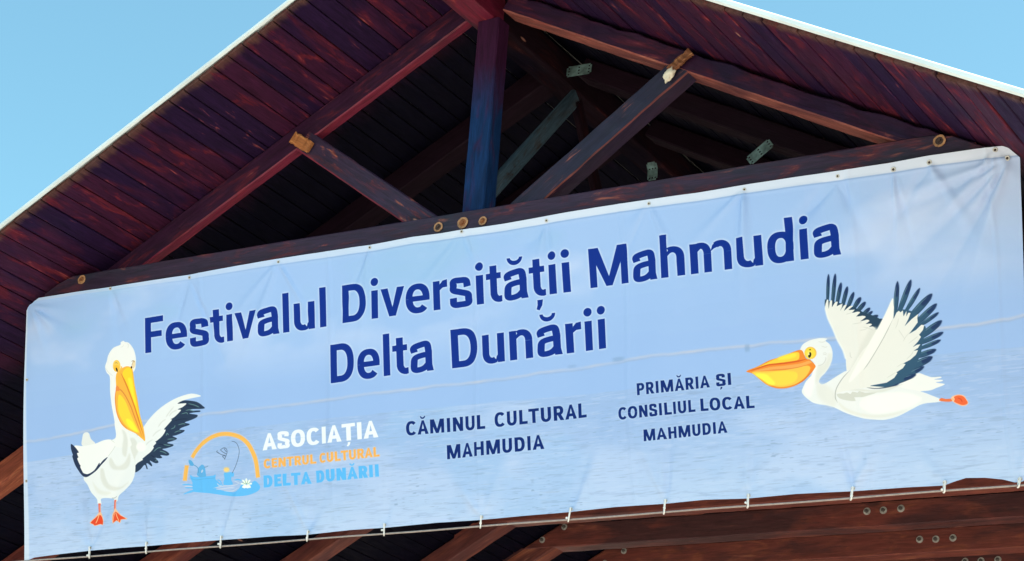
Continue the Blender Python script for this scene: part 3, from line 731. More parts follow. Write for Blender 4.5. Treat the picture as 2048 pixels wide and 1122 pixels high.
put(text('DELTA', (526, 975), (621.9, 967.1), (526, 951.0), w=.29, b=.22), (92, 184, 248), (160, 200, 244), 1, 1, .6)
put(text('DUNĂRII', (630.9, 965.5), (760, 953.0), (630.9, 941.5), w=.29, b=.22), (92, 184, 248), (160, 200, 244), 1, 1, .6)

# ---------------- drawn pictures (traced outlines; F(frame) places each tracing sheet)
def F(ox, oy, s): return lambda pts: np.asarray(pts, float) / s + [ox, oy]
B_ = F(140, 670, 5.344); C_ = F(130, 850, 5.341); D_ = F(250, 770, 5.906); E_ = F(1490, 660, 8.013); Ff = F(1640, 540, 5.607)
G_ = F(1740, 550, 4.675); Hh = F(1600, 700, 5.851); L_ = F(350, 850, 7.479)
def shape(fr, pts, col, n=5, a=1.0, fuzz=0, **k):
    P = tx(fr(pts)); P = smooth(P, n) if n > 1 else P
    put([P], col, a=a, fuzz=fuzz, **k)
def line(fr, pts, wpx, col, a=1.0, taper=False, fuzz=0):
    """stroke; wpx is its full width in photo px"""
    C = smooth_open(tx(fr(pts)), 8); t = None
    if taper: u = np.linspace(0, 1, len(C)); t = np.clip(np.minimum(u, 1 - u) * 5 + .15, 0, 1)
    put([ribbon(C, wpx * 1.9 / 2 * 1.25, wpx * 1.9 / 2, t)], col, a=a, fuzz=fuzz)
def leaf(fr, tip, base, wd_, col, tipcol=None):
    tip, base = np.array(tip, float), np.array(base, float); d = base - tip; n = np.array((-d[1], d[0])) / np.linalg.norm(d)
    u = np.array([0, .06, .18, .35, .6, .85, 1]); hw = np.array([.0, .42, .78, 1, 1, .85, .6]) * wd_ / 2
    P = np.vstack([tip + d * u[:, None] + n * hw[:, None], (tip + d * u[:, None] - n * hw[:, None])[::-1]])
    shape(fr, P, col, 3)
    if tipcol:
        u2 = u * .42; Q = np.vstack([tip + d * u2[:, None] + n * hw[:, None] * [[.85]] * .8, (tip + d * u2[:, None] - n * hw[:, None] * .8)[::-1]])
        shape(fr, Q, tipcol, 3, a=.6, fuzz=1)
def oval(fr, cx, cy, rx, ry, col, rot=0, **k):
    a = np.radians(np.arange(0, 360, 15)); c, s = math.cos(rot), math.sin(rot)
    x, y = rx * np.cos(a), ry * np.sin(a); shape(fr, np.c_[cx + x * c - y * s, cy + x * s + y * c], col, 2, **k)

WHT = (236, 238, 240); LGR = (222, 223, 219); GRY = (203, 205, 201); DNV = (36, 56, 84)
# standing pelican with one raised wing
shape(C_, [(185, 215), (188, 150), (200, 95), (230, 78), (262, 90), (285, 150), (330, 200), (250, 235)], (232, 233, 232))
shape(D_, [(570, 230), (640, 190), (690, 178), (800, 190), (860, 215), (925, 268), (880, 280), (780, 282), (740, 290), (770, 300), (860, 298), (862, 315), (790, 322), (735, 335), (830, 350), (825, 378), (760, 410), (680, 440), (735, 455), (730, 472), (650, 500), (620, 525), (680, 530), (660, 557), (580, 592), (540, 602), (592, 628), (560, 652), (480, 682), (548, 700), (540, 722), (470, 747), (430, 757), (480, 785), (506, 815), (480, 834), (410, 827), (430, 855), (400, 866), (340, 857), (380, 890), (388, 917), (350, 922), (290, 892), (318, 942), (310, 960), (270, 927), (252, 932), (268, 985), (255, 991), (233, 942), (180, 1000), (115, 1030), (112, 930), (190, 800), (300, 640), (420, 460), (520, 330)], DNV, 3)
for q in (((720, 215), (800, 235), (860, 262)), ((690, 300), (740, 290), (800, 310)), ((640, 340), (700, 325), (720, 345)), ((600, 470), (660, 455), (690, 460)), ((560, 560), (610, 540), (640, 545)), ((480, 640), (540, 635), (570, 640)), ((500, 590), (480, 570), (470, 600)), ((440, 700), (500, 712), (520, 705)), ((400, 780), (440, 790), (480, 812)), ((340, 860), (370, 885), (350, 900)), ((330, 790), (380, 745), (420, 740)), ((520, 520), (560, 500), (570, 470))):
    line(D_, q, 1.6, (110, 150, 150), .75, True)
for q in (((640, 240), (720, 240), (830, 270)), ((560, 420), (640, 400), (720, 400)), ((380, 700), (420, 700), (450, 720)), ((300, 830), (340, 850), (370, 890))):
    line(D_, q, 1.5, (18, 32, 60), .8, True)
shape(D_, [(200, 520), (300, 380), (420, 260), (560, 165), (700, 110), (790, 100), (878, 128), (790, 148), (700, 168), (640, 190), (600, 218), (690, 212), (696, 226), (650, 262), (600, 285), (636, 290), (620, 318), (560, 378), (520, 402), (536, 408), (500, 455), (448, 520), (466, 530), (430, 600), (372, 655), (352, 668), (362, 686), (330, 722), (334, 742), (300, 790), (250, 832), (206, 872), (212, 884), (150, 920), (112, 958), (95, 900), (40, 800), (0, 560), (60, 480), (150, 600)], WHT, 3)
for q in (((560, 250), (500, 330), (470, 380)), ((470, 400), (420, 440), (380, 500)), ((600, 290), (540, 320), (500, 370)), ((420, 520), (360, 560), (320, 610)), ((330, 640), (270, 680), (230, 730))):
    line(D_, q, 1.6, GRY, .7, True, 1)
shape(D_, [(60, 640), (120, 640), (160, 760), (120, 860), (110, 940), (80, 860)], LGR, 4, fuzz=2)
oval(D_, 190, 730, 60, 55, (246, 246, 244), fuzz=2)
shape(C_, [(540, -40), (640, -20), (690, 120), (700, 250), (748, 400), (748, 520), (712, 620), (645, 695), (580, 755), (562, 815), (522, 815), (512, 785), (400, 787), (398, 845), (362, 845), (350, 790), (290, 720), (250, 640), (205, 560), (300, 430), (380, 330), (440, 250), (500, 170), (552, 120)], WHT)
shape(C_, [(105, 225), (200, 225), (330, 200), (420, 165), (490, 155), (540, 178), (532, 240), (480, 325), (400, 410), (330, 490), (240, 535), (185, 520), (150, 430), (120, 330)], (243, 243, 243))
line(C_, [(500, 160), (545, 200), (530, 250), (470, 335)], 1.0, GRY, .8)
shape(C_, [(70, 203), (112, 237), (152, 292), (132, 302), (147, 345), (135, 360), (160, 420), (172, 436), (168, 450), (187, 490), (205, 515), (255, 524), (325, 482), (372, 410), (382, 410), (380, 424), (420, 375), (466, 343), (440, 382), (400, 425), (350, 484), (290, 530), (240, 556), (195, 545), (150, 492), (108, 420), (82, 335), (88, 320), (70, 262)], (34, 50, 82), 3)
shape(C_, [(480, 400), (500, 350), (560, 440), (640, 400), (690, 300), (695, 400), (650, 470), (570, 480), (510, 465)], LGR, fuzz=2)
shape(C_, [(390, 480), (420, 470), (450, 580), (500, 650), (600, 660), (690, 600), (620, 670), (520, 700), (440, 665), (395, 580)], LGR, fuzz=2)
shape(C_, [(300, 600), (330, 640), (400, 700), (500, 720), (440, 750), (350, 720)], (229, 230, 226), fuzz=2)
line(C_, [(500, 780), (530, 778), (553, 762)], 1.2, (160, 160, 158), .8)
for x0_, y0_, y1_ in ((378, 838, 965), (538, 800, 925)):
    shape(C_, [(x0_ - 13, y0_), (x0_ + 13, y0_), (x0_ + 12, y1_), (x0_ - 9, y1_)], (232, 112, 90), 1)
    line(C_, [(x0_ + 6, y0_ + 20), (x0_ + 6, y1_)], 1.2, (244, 190, 170), .8)
shape(C_, [(380, 930), (398, 960), (402, 1068), (375, 1062), (325, 1080), (305, 1062), (268, 1045), (330, 985)], (244, 190, 150), 3)
shape(C_, [(376, 960), (394, 985), (396, 1062), (372, 1056), (325, 1074), (310, 1058), (280, 1043), (340, 988)], (232, 72, 40), 2)
line(C_, [(372, 960), (350, 1020), (335, 1050)], 1.6, (246, 180, 130))
shape(C_, [(542, 890), (600, 960), (672, 1000), (640, 1010), (605, 1014), (592, 1048), (552, 1024), (512, 1052), (510, 960), (528, 920)], (244, 190, 150), 3)
shape(C_, [(545, 925), (598, 968), (655, 1000), (600, 1008), (590, 1038), (555, 1016), (518, 1042), (518, 970)], (234, 78, 42), 2)
line(C_, [(548, 940), (562, 985), (580, 1025)], 1.6, (246, 180, 130)); line(C_, [(540, 930), (525, 980), (518, 1030)], 1.2, (246, 180, 130))
# head and neck
shape(B_, [(545, 78), (575, 63), (590, 75), (632, 85), (680, 150), (703, 230), (705, 300), (690, 380), (620, 430), (520, 460), (505, 560), (500, 700), (525, 850), (565, 940), (615, 1010), (640, 1100), (650, 1190), (490, 1190), (500, 1060), (480, 900), (455, 760), (438, 600), (435, 450), (400, 402), (383, 340), (402, 280), (420, 210), (470, 140), (540, 105)], (240, 240, 240), 5)
shape(B_, [(560, 1010), (600, 1050), (620, 1150), (600, 1300), (560, 1250), (575, 1100)], LGR, fuzz=2)
for q in (((385, 350), (420, 400), (470, 440)), ((540, 130), (565, 125), (575, 100)), ((620, 140), (630, 110), (610, 90))): line(B_, q, 1.0, GRY, .6, True)
shape(B_, [(515, 395), (560, 356), (610, 334), (660, 350), (676, 400), (690, 520), (720, 680), (750, 860), (782, 980), (802, 1125), (770, 1110), (700, 1052), (600, 1000), (540, 930), (506, 820), (490, 700), (500, 560), (498, 450)], (247, 180, 68))
shape(B_, [(575, 385), (612, 350), (655, 362), (670, 450), (700, 640), (732, 820), (775, 1010), (715, 830), (650, 650), (590, 490), (568, 420)], (250, 212, 50))
shape(B_, [(620, 470), (660, 480), (685, 640), (705, 760), (660, 640)], (253, 232, 60), fuzz=2)
shape(B_, [(528, 640), (590, 700), (650, 850), (700, 960), (735, 1045), (620, 985), (560, 905), (522, 800)], (250, 214, 62))
shape(B_, [(600, 900), (660, 920), (725, 1035), (640, 990)], (253, 240, 60), fuzz=2)
line(B_, [(548, 405), (600, 520), (660, 680), (720, 860), (790, 1095)], 2.6, (226, 128, 44), .95, True)
line(B_, [(508, 560), (570, 612), (640, 740), (700, 900), (772, 1090)], 2.0, (222, 130, 60), .95, True)
line(B_, [(508, 540), (492, 680), (508, 830), (548, 930), (610, 1000)], 1.8, (238, 140, 60), .95)
shape(B_, [(500, 555), (520, 545), (540, 590), (510, 600), (498, 590)], (240, 140, 70))
oval(B_, 506, 332, 39, 64, (248, 204, 92)); oval(B_, 506, 355, 28, 34, (250, 188, 60), fuzz=1)
oval(B_, 508, 372, 8, 24, (48, 40, 36), rot=-.3); line(B_, [(488, 305), (503, 295), (515, 308)], .9, (150, 120, 80))
oval(B_, 682, 315, 18, 44, (238, 214, 176), rot=.15); oval(B_, 659, 345, 8, 13, (56, 46, 40)); line(B_, [(660, 282), (678, 275), (692, 290)], 1.2, (150, 120, 90)); line(B_, [(662, 325), (672, 300), (680, 285)], .8, (170, 140, 110))
shape(B_, [(530, 380), (548, 350), (550, 330), (565, 352), (545, 378)], (247, 190, 90), 2)

# flying pelican
for q in (((105, 48), (95, 380), 38), ((182, 43), (150, 400), 44), ((248, 143), (200, 400), 46), ((318, 187), (262, 420), 46), ((390, 250), (320, 430), 46), ((464, 307), (380, 450), 48), ((514, 358), (420, 480), 46), ((563, 424), (470, 520), 42), ((590, 462), (500, 540), 34), ((650, 508), (530, 560), 42), ((702, 553), (580, 600), 46)):
    leaf(Ff, q[0], q[1], q[2], (40, 70, 100), (22, 40, 92))
    tpt, bpt = np.array(q[0], float), np.array(q[1], float); dd = bpt - tpt; nn = np.array((-dd[1], dd[0])) / np.linalg.norm(dd)
    line(Ff, [tpt + dd * .25 + nn * q[2] * .18, tpt + dd * .6 + nn * q[2] * .22, tpt + dd * .85 + nn * q[2] * .2], 1.0, (96, 128, 140), .5, True)
shape(Ff, [(66, 410), (68, 330), (90, 345), (200, 365), (300, 395), (400, 425), (500, 480), (620, 520), (700, 575), (690, 610), (640, 665), (600, 680), (480, 600), (360, 500), (200, 450), (100, 440)], (38, 66, 92), 3)
shape(Ff, [(66, 420), (76, 460), (100, 540), (160, 670), (210, 790), (270, 900), (300, 1000), (310, 1150), (360, 1160), (480, 960), (660, 680), (600, 680), (616, 655), (590, 632), (548, 640), (584, 612), (560, 600), (514, 606), (556, 574), (530, 556), (458, 578), (518, 528), (480, 514), (418, 526), (458, 480), (430, 470), (368, 484), (402, 446), (330, 452), (380, 408), (340, 410), (280, 462), (310, 398), (280, 400), (238, 460), (266, 380), (200, 410), (212, 362), (180, 366), (146, 420), (148, 348), (122, 354), (108, 440), (104, 340), (86, 345)], (232, 232, 229), 2)
shape(Ff, [(560, 660), (640, 690), (480, 960), (380, 1150), (340, 1150), (420, 960)], (222, 223, 219), 3, fuzz=3)
line(Ff, [(72, 430), (100, 540), (160, 670), (210, 790), (270, 900), (300, 1000)], 2.2, (242, 242, 240), .9, fuzz=1)
for q in (((480, 640), (540, 650), (600, 680)), ((370, 610), (430, 600), (480, 590)), ((300, 500), (340, 490), (370, 480)), ((240, 460), (250, 440), (262, 400)), ((345, 920), (350, 970), (370, 990)), ((450, 680), (500, 670), (540, 650))): line(Ff, q, .9, GRY, .8, True)
# tail, body
shape(Hh, [(1130, 420), (1350, 275), (1450, 290), (1530, 315), (1638, 310), (1640, 326), (1560, 342), (1658, 348), (1655, 364), (1580, 378), (1680, 393), (1674, 410), (1590, 442), (1520, 470), (1400, 482), (1250, 500)], (240, 240, 240), 3)
body = np.vstack([E_([(900, 335), (935, 245), (1010, 190), (1100, 155), (1230, 133), (1335, 145), (1310, 178), (1380, 240), (1420, 350), (1415, 470), (1370, 590), (1300, 690), (1225, 765), (1202, 830), (1235, 872), (1290, 862), (1400, 800), (1550, 705), (1660, 655)]),
    Hh([(760, 240), (900, 330), (1150, 430), (1400, 482), (1560, 540), (1640, 575), (1625, 606), (1440, 628), (1300, 692), (1150, 772), (1000, 815), (880, 815), (740, 800), (560, 745), (420, 680), (350, 655), (190, 628), (110, 582), (50, 525), (33, 480), (58, 420)]),
    E_([(1000, 820), (1090, 720), (1140, 600), (1100, 510), (960, 400)])])
put([smooth(tx(body), 4)], (234, 236, 238))
shape(Hh, [(230, 380), (200, 440), (230, 560), (330, 640), (420, 660), (430, 520), (330, 420), (250, 400)], (228, 229, 226), fuzz=4)
shape(E_, [(1100, 560), (1180, 580), (1160, 760), (1120, 900), (1060, 1080), (960, 1000), (980, 880), (1080, 740)], (245, 245, 244), fuzz=3)
shape(E_, [(1180, 580), (1260, 560), (1330, 470), (1350, 380), (1410, 400), (1370, 580), (1220, 760), (1180, 860), (1140, 820)], (225, 226, 222), fuzz=3)
line(E_, [(1180, 580), (1260, 550), (1310, 480), (1310, 430)], 1.0, (205, 206, 204), .9, True)
for q in (((1260, 380), (1300, 370), (1330, 385)), ((1265, 400), (1300, 395), (1325, 405)), ((1240, 260), (1300, 280), (1340, 270)), ((1190, 190), (1260, 200), (1310, 180))): line(E_, q, 1.0, (208, 209, 206), .8, True)
shape(E_, [(1300, 178), (1380, 160), (1480, 170), (1400, 190)], (150, 172, 205), 3, a=.5, fuzz=1)
shape(Hh, [(700, 640), (760, 560), (900, 520), (1100, 490), (1300, 510), (1420, 570), (1330, 640), (1150, 715), (980, 750), (850, 745), (760, 700)], (245, 245, 244), fuzz=3)
line(Hh, [(450, 600), (520, 680), (650, 740), (850, 775), (1050, 760), (1250, 700)], 4, (226, 227, 221), .9, True, 2)
shape(Hh, [(440, 515), (520, 512), (560, 498), (600, 518), (620, 488), (680, 500), (700, 478), (760, 500), (905, 492), (800, 530), (730, 552), (640, 555), (658, 597), (560, 592), (470, 566)], (210, 212, 206), 2)
shape(Hh, [(540, 470), (680, 455), (900, 470), (1150, 400), (1190, 400), (1000, 480), (900, 495), (700, 480)], (222, 223, 219), 3, fuzz=1)
# near wing
for q in (((253, 55), (222, 400), 44), ((378, 40), (255, 370), 50), ((459, 118), (320, 350), 38), ((570, 170), (345, 420), 64), ((615, 263), (400, 470), 56), ((634, 346), (440, 480), 36), ((664, 422), (430, 600), 62), ((679, 532), (420, 650), 48), ((655, 604), (450, 690), 38), ((612, 694), (400, 770), 50), ((578, 762), (340, 880), 66), ((500, 853), (300, 960), 42), ((426, 928), (150, 1030), 46), ((262, 1018), (20, 1044), 30)):
    leaf(G_, q[0], q[1], q[2], (50, 86, 116), (20, 36, 86))
    tpt, bpt = np.array(q[0], float), np.array(q[1], float); dd = bpt - tpt; nn = np.array((-dd[1], dd[0])) / np.linalg.norm(dd)
    line(G_, [tpt + dd * .15 + nn * q[2] * .2, tpt + dd * .4 + nn * q[2] * .3, tpt + dd * .7 + nn * q[2] * .3], 1.0, (120, 150, 165), .6, True)
    line(G_, [tpt + dd * .1 - nn * q[2] * .4, tpt + dd * .5 - nn * q[2] * .5, tpt + dd * .8 - nn * q[2] * .4], 1.0, (22, 42, 80), .7, True)
shape(G_, [(240, 335), (300, 320), (360, 330), (440, 365), (440, 440), (510, 480), (500, 560), (480, 640), (470, 720), (440, 800), (400, 880), (330, 950), (250, 1010), (140, 1052), (0, 1040), (100, 960), (250, 800), (330, 600), (300, 450)], (52, 88, 118), 3)
wing = np.vstack([G_([(205, 212), (218, 300), (212, 412), (240, 350), (262, 332), (278, 346), (300, 328), (306, 384), (334, 332), (332, 384), (350, 350), (372, 352), (350, 410), (316, 476), (380, 410), (442, 360), (432, 400), (436, 440), (400, 490), (356, 548), (420, 510), (470, 462), (497, 466), (486, 510), (450, 556), (468, 576), (440, 620), (392, 672), (430, 650), (462, 645), (440, 680), (400, 706), (441, 700), (420, 745), (370, 790), (298, 828), (326, 830), (300, 870), (240, 908), (250, 914), (220, 960), (150, 1005), (0, 1034)]),
    Hh([(820, 420), (985, 432), (880, 448), (770, 440), (640, 462), (540, 480), (440, 505), (432, 490), (480, 390), (600, 235), (740, 0)]), G_([(-5, 640), (60, 520), (130, 380)])])
put([tx(wing)], (233, 233, 230))
shape(G_, [(205, 215), (214, 300), (205, 410), (120, 600), (0, 800), (-60, 880), (-190, 1010), (-150, 900), (-60, 740), (0, 620), (130, 380)], (242, 242, 240), 3, fuzz=1)
line(G_, [(208, 410), (120, 590), (0, 800), (-60, 890)], 1.3, (184, 186, 184), .9, True)
line(Hh, [(600, 232), (520, 320), (460, 410), (430, 480), (424, 560), (450, 620)], 1.4, (176, 178, 176), .9, True)
for q in (((260, 510), (280, 540), (320, 600)), ((300, 620), (330, 570), (380, 520)), ((330, 790), (380, 740), (400, 700)), ((240, 860), (290, 830), (320, 825)), ((150, 960), (200, 930), (240, 905)), ((350, 640), (400, 600), (440, 570)), ((260, 400), (250, 450), (230, 500))): line(G_, q, 1.0, (210, 212, 208), .8, True)
line(Hh, [(780, 440), (880, 450), (985, 440), (1130, 410)], 1.3, (60, 70, 90), .8, True)
# bill
shape(E_, [(28, 662), (200, 590), (400, 490), (600, 430), (800, 350), (900, 322), (942, 345), (965, 400), (1000, 462), (1060, 482), (1143, 570), (1132, 620), (1050, 722), (950, 822), (830, 892), (700, 932), (560, 942), (430, 912), (330, 862), (230, 782), (130, 702)], (240, 138, 52))
shape(E_, [(120, 640), (300, 556), (500, 466), (750, 376), (868, 362), (888, 420), (860, 482), (700, 512), (500, 540), (330, 580), (200, 622)], (250, 204, 66))
shape(E_, [(560, 440), (760, 380), (840, 385), (830, 430), (700, 470), (560, 480)], (253, 226, 72), fuzz=2)
shape(E_, [(150, 664), (400, 600), (650, 575), (900, 540), (1030, 500), (1090, 520), (1000, 560), (800, 610), (600, 640), (350, 650)], (243, 168, 88), 4)
line(E_, [(60, 665), (250, 602), (400, 560), (650, 536), (850, 506), (1010, 470)], 2.4, (216, 92, 36), .95, True)
line(E_, [(400, 640), (650, 630), (850, 606), (1010, 566)], 1.6, (228, 140, 70), .9, True)
shape(E_, [(115, 680), (350, 662), (600, 652), (850, 612), (1000, 575), (1062, 600), (1040, 680), (960, 780), (840, 862), (700, 906), (560, 916), (430, 880), (280, 790)], (244, 196, 80))
shape(E_, [(140, 690), (350, 690), (550, 660), (800, 668), (862, 720), (840, 800), (760, 862), (620, 892), (480, 880), (330, 800)], (246, 214, 76), fuzz=1)
shape(E_, [(170, 708), (330, 708), (420, 770), (500, 870), (400, 880), (280, 800)], (253, 242, 80), fuzz=2)
line(E_, [(1130, 620), (1050, 715), (950, 812), (830, 882)], 1.6, (226, 120, 44), .9, True)
oval(E_, 1065, 372, 97, 99, (238, 190, 92)); oval(E_, 1060, 375, 84, 88, (248, 214, 70)); oval(E_, 1045, 400, 40, 60, (251, 228, 110), fuzz=2)
shape(E_, [(1050, 358), (1072, 366), (1080, 400), (1066, 436), (1044, 452), (1026, 420), (1040, 400)], (52, 44, 24), 2); oval(E_, 1042, 392, 9, 14, (230, 225, 170))
line(E_, [(1045, 328), (1058, 310), (1070, 328)], 1.0, (110, 90, 30))
shape(Hh, [(1622, 590), (1650, 560), (1700, 572), (1772, 570), (1776, 600), (1700, 604)], (236, 118, 72), 2)
shape(Hh, [(1765, 560), (1800, 532), (1860, 520), (1920, 535), (1945, 570), (1970, 615), (1950, 645), (1900, 655), (1840, 635), (1785, 600)], (250, 190, 150), 4)
shape(Hh, [(1790, 560), (1840, 532), (1905, 540), (1950, 590), (1960, 625), (1910, 645), (1850, 628), (1800, 600)], (240, 104, 60), 4)
line(Hh, [(1840, 560), (1880, 575), (1900, 610)], 1.4, (210, 70, 40), .8, True); line(Hh, [(1785, 545), (1800, 575), (1790, 600)], 1.6, (250, 215, 170), .9)

# association emblem
SBL = (98, 186, 248); ORG = (246, 184, 92)
put([ribbon(smooth_open(tx(L_([(232, 485), (285, 395), (370, 295), (480, 205), (600, 152), (720, 132), (850, 142), (980, 185), (1085, 275), (1155, 395), (1203, 540), (1232, 785)])), 8), 8.6, 7.2)], ORG, (226, 208, 206), 1, 2, .6)
put([ribbon(smooth_open(tx(L_([(155, 602), (140, 715), (128, 832)])), 4), 9.5, 7.2)], ORG, (226, 208, 206), 1, 2, .6)
shape(L_, [(120, 1035), (200, 985), (320, 960), (500, 950), (560, 925), (640, 962), (860, 1005), (960, 955), (1000, 895), (1120, 880), (1180, 832), (1240, 880), (1262, 932), (1220, 992), (1080, 1050), (900, 1068), (700, 1048), (520, 1022), (350, 1008), (220, 1000)], SBL, 4)
shape(L_, [(208, 742), (240, 765), (300, 778), (420, 768), (560, 755), (600, 738), (592, 800), (620, 832), (690, 890), (720, 905), (620, 935), (450, 990), (320, 1000), (250, 960), (245, 860), (212, 800)], SBL, 2)
line(L_, [(225, 800), (300, 820), (420, 805), (590, 790)], .8, (84, 158, 214), .8)
for q in (((85, 892), (170, 888), (270, 905)), ((130, 936), (220, 938), (330, 945)), ((110, 1035), (180, 1010), (250, 1000)), ((880, 822), (950, 815), (1000, 835)), ((620, 822), (660, 830), (700, 890))): line(L_, q, 2.2, SBL, 1, True)
for q in (((560, 945), (700, 915), (880, 900), (960, 870)), ((600, 968), (760, 945), (900, 925)), ((880, 840), (940, 860), (975, 880)), ((120, 915), (200, 918), (250, 920)), ((720, 985), (850, 985), (950, 940)), ((620, 870), (650, 900), (700, 905))): line(L_, q, 1.6, (205, 214, 236), .9, True)
shape(L_, [(318, 700), (325, 650), (352, 615), (395, 590), (428, 625), (440, 700), (445, 770), (360, 780), (310, 745)], (96, 172, 228), 3)
line(L_, [(420, 632), (450, 626), (478, 612)], 1.5, (110, 150, 190)); oval(L_, 392, 690, 14, 26, (180, 206, 238), rot=.4); line(L_, [(245, 590), (290, 612), (325, 650), (330, 720)], 1.4, (88, 150, 200))
shape(L_, [(180, 525), (220, 528), (262, 590), (240, 610), (205, 600), (185, 565)], (88, 168, 224), 3)
shape(L_, [(728, 712), (850, 706), (876, 720), (872, 770), (838, 775), (836, 830), (858, 890), (720, 895), (735, 800)], SBL, 2); oval(L_, 765, 668, 46, 38, (250, 208, 128), fuzz=2)
line(L_, [(850, 722), (905, 610), (948, 480), (960, 375), (930, 285), (890, 252), (845, 243)], .8, (62, 78, 112), .95)
line(L_, [(830, 250), (805, 290), (810, 340)], .5, (150, 165, 200), .7)
for q in (((665, 372), (715, 342), (755, 350), (775, 395), (762, 445), (735, 515)), ((672, 378), (710, 405), (760, 432)), ((620, 405), (680, 440), (745, 452)), ((700, 462), (735, 460), (760, 468)), ((700, 470), (725, 490), (738, 512)), ((725, 350), (745, 380), (765, 400)), ((620, 380), (610, 400), (650, 425))): line(L_, q, 1.0, (60, 76, 104), .9)
for i in range(7):
    a = math.radians(-90 + (i - 3) * 44); oval(L_, 1065 + 44 * math.cos(a), 880 + 48 * math.sin(a), 36, 14, (236, 246, 240), rot=a)
for i in range(4): oval(L_, 1035 + 22 * i, 925 - 6 * (i % 2), 22, 22, (244, 246, 246))
for a in (-1.9, -1.2, -.5, -2.6): line(L_, [(1065 + 10 * math.cos(a), 890 + 10 * math.sin(a)), (1065 + 40 * math.cos(a), 890 + 40 * math.sin(a)), (1065 + 62 * math.cos(a), 890 + 62 * math.sin(a))], .9, (110, 160, 120), .8)

img = np.clip(img, 0, 1)
bi = bpy.data.images.new('banner_print', TW, TH, alpha=False)
buf = np.ones((TH, TW, 4), np.float32); buf[..., :3] = img[::-1]; bi.pixels.foreach_set(buf.ravel()); bi.update(); bi.pack()

k = NT('printed_vinyl'); ti = k.n('ShaderNodeTexImage'); ti.image = bi; ti.extension = 'EXTEND'; uvn = k.n('ShaderNodeUVMap'); uvn.uv_map = 'UVMap'
k.l(uvn.outputs[0], ti.inputs[0]); k.l(ti.outputs[0], k.b.inputs['Base Color']); k.b.inputs['Roughness'].default_value = 0.5; k.b.inputs['Specular IOR Level'].default_value = 0.12
tc = k.n('ShaderNodeTexCoord'); nz = k.n('ShaderNodeTexNoise'); nz.inputs['Scale'].default_value = 9; nz.inputs['Detail'].default_value = 5; k.l(tc.outputs['Object'], nz.inputs['Vector'])
bp = k.n('ShaderNodeBump'); bp.inputs['Strength'].default_value = 0.25; bp.inputs['Distance'].default_value = 0.01; k.l(nz.outputs['Fac'], bp.inputs['Height']); k.l(bp.outputs[0], k.b.inputs['Normal'])
M['banner'] = k.m

# outline of the cloth (tracing)
BOT = [(48, 1124), (68, 1115), (130, 1107), (179, 1101.5), (239, 1096), (290, 1092.5), (376, 1085), (444, 1080), (547, 1072.5), (615, 1069.5), (700, 1060), (771, 1055.5), (873, 1045.5), (962, 1040), (1044, 1032), (1140, 1024), (1230, 1014), (1329, 1007.5), (1410, 999.5), (1495, 997), (1592, 988), (1704, 982.5), (1811, 975), (1888, 971), (1910, 963), (1932, 956), (1970, 955.5), (2005, 958.8), (2030, 965), (2045, 963), (2058, 956)]
GROM = [(221, 577), (379, 555), (557, 524), (740, 495), (924, 463), (1093, 441), (1298, 407), (1489, 379), (1675, 352), (1787, 339), (1859, 325), (1991, 300), (2016, 317)]
TIES = [(181, 1117), (294, 1108), (444, 1091), (617, 1077), (770, 1066), (965, 1052), (1142, 1038), (1331, 1024), (1497, 1011), (1706, 997), (1890, 984), (2040, 972)]
gst = st(GROM); bx = np.array([p[0] for p in BOT]); by = np.array([p[1] for p in BOT])
tst = st([(x, float(np.interp(x, bx, by)) - 6) for x, _ in TIES])
rays = []
rw = np.random.RandomState(5)
for (s_, t_) in gst:
    for q in range(3): rays.append((s_, t_, math.radians(104 + rw.uniform(-46, 40)), rw.uniform(.10, .42), rw.uniform(.006, .014) * rw.choice([-1, 1]), rw.uniform(.009, .028)))
for (s_, t_) in tst:
    for q in range(3): rays.append((s_, t_, math.radians(-90 + rw.uniform(-40, 40)), rw.uniform(.12, .44), rw.uniform(.007, .015) * rw.choice([-1, 1]), rw.uniform(.014, .036)))
for q in range(7): rays.append((gst[-1][0] + .01, gst[-1][1], math.radians(115 + q * 9 + rw.uniform(-3, 3)), rw.uniform(.25, .55), rw.uniform(.008, .014) * (-1) ** q, rw.uniform(.012, .022)))
for q in range(5): rays.append((.03, .02, math.radians(12 + q * 14), rw.uniform(.15, .30), rw.uniform(.007, .012) * (-1) ** q, .014))
def wrinkle(s, t):
    z = 0.010 * np.sin(s * 3.1 + 1.2 * np.sin(t * 2.2)) * np.sin(np.pi * np.clip(t / 1.35, 0, 1)) + 0.006 * np.sin(s * 8.3 + 2.0 * t + 1.0) * np.sin(np.pi * np.clip(t / 1.35, 0, 1))
    z = z + 0.003 * np.sin(s * 17 + 4 * t) * np.sin(s * 5 + 1)
    for (a, b, ang, L, amp, w) in rays:
        c, d = math.cos(ang), math.sin(ang); u = (s - a) * c + (t - b) * d; v = -(s - a) * d + (t - b) * c
        ww = w * (0.5 + np.clip(u, 0, None) / L)
        z = z + amp * np.exp(-(v / ww) ** 2) * np.clip(u / .05, 0, 1) * np.exp(-(np.clip(u, 0, None) / L) ** 2)
    hm = TOPT(s) + HEMW(s)
    z = z + 0.0030 * np.exp(-((t - hm) / .006) ** 2)
    for x, w in ((1.15, .01), (1.93, .012), (2.74, .01), (3.52, .01), (4.6, .012), (5.2, .009)): z = z + .0036 * np.exp(-((s - x - .01 * np.sin(t * 5)) / w) ** 2)
    return z
NU, NV = 720, 190
uu = np.linspace(0, 1, NU + 1)
tpx = np.interp(uu * (2040 - 53.5) + 53.5, [p[0] for p in TOP], [p[1] for p in TOP]); txx = uu * (2040 - 53.5) + 53.5
bpx = uu * (2058 - 48) + 48; bpy_ = np.interp(bpx, bx, by)
ta, ba = st(np.c_[txx, tpx]), st(np.c_[bpx, bpy_])
vv = np.linspace(0, 1, NV + 1)
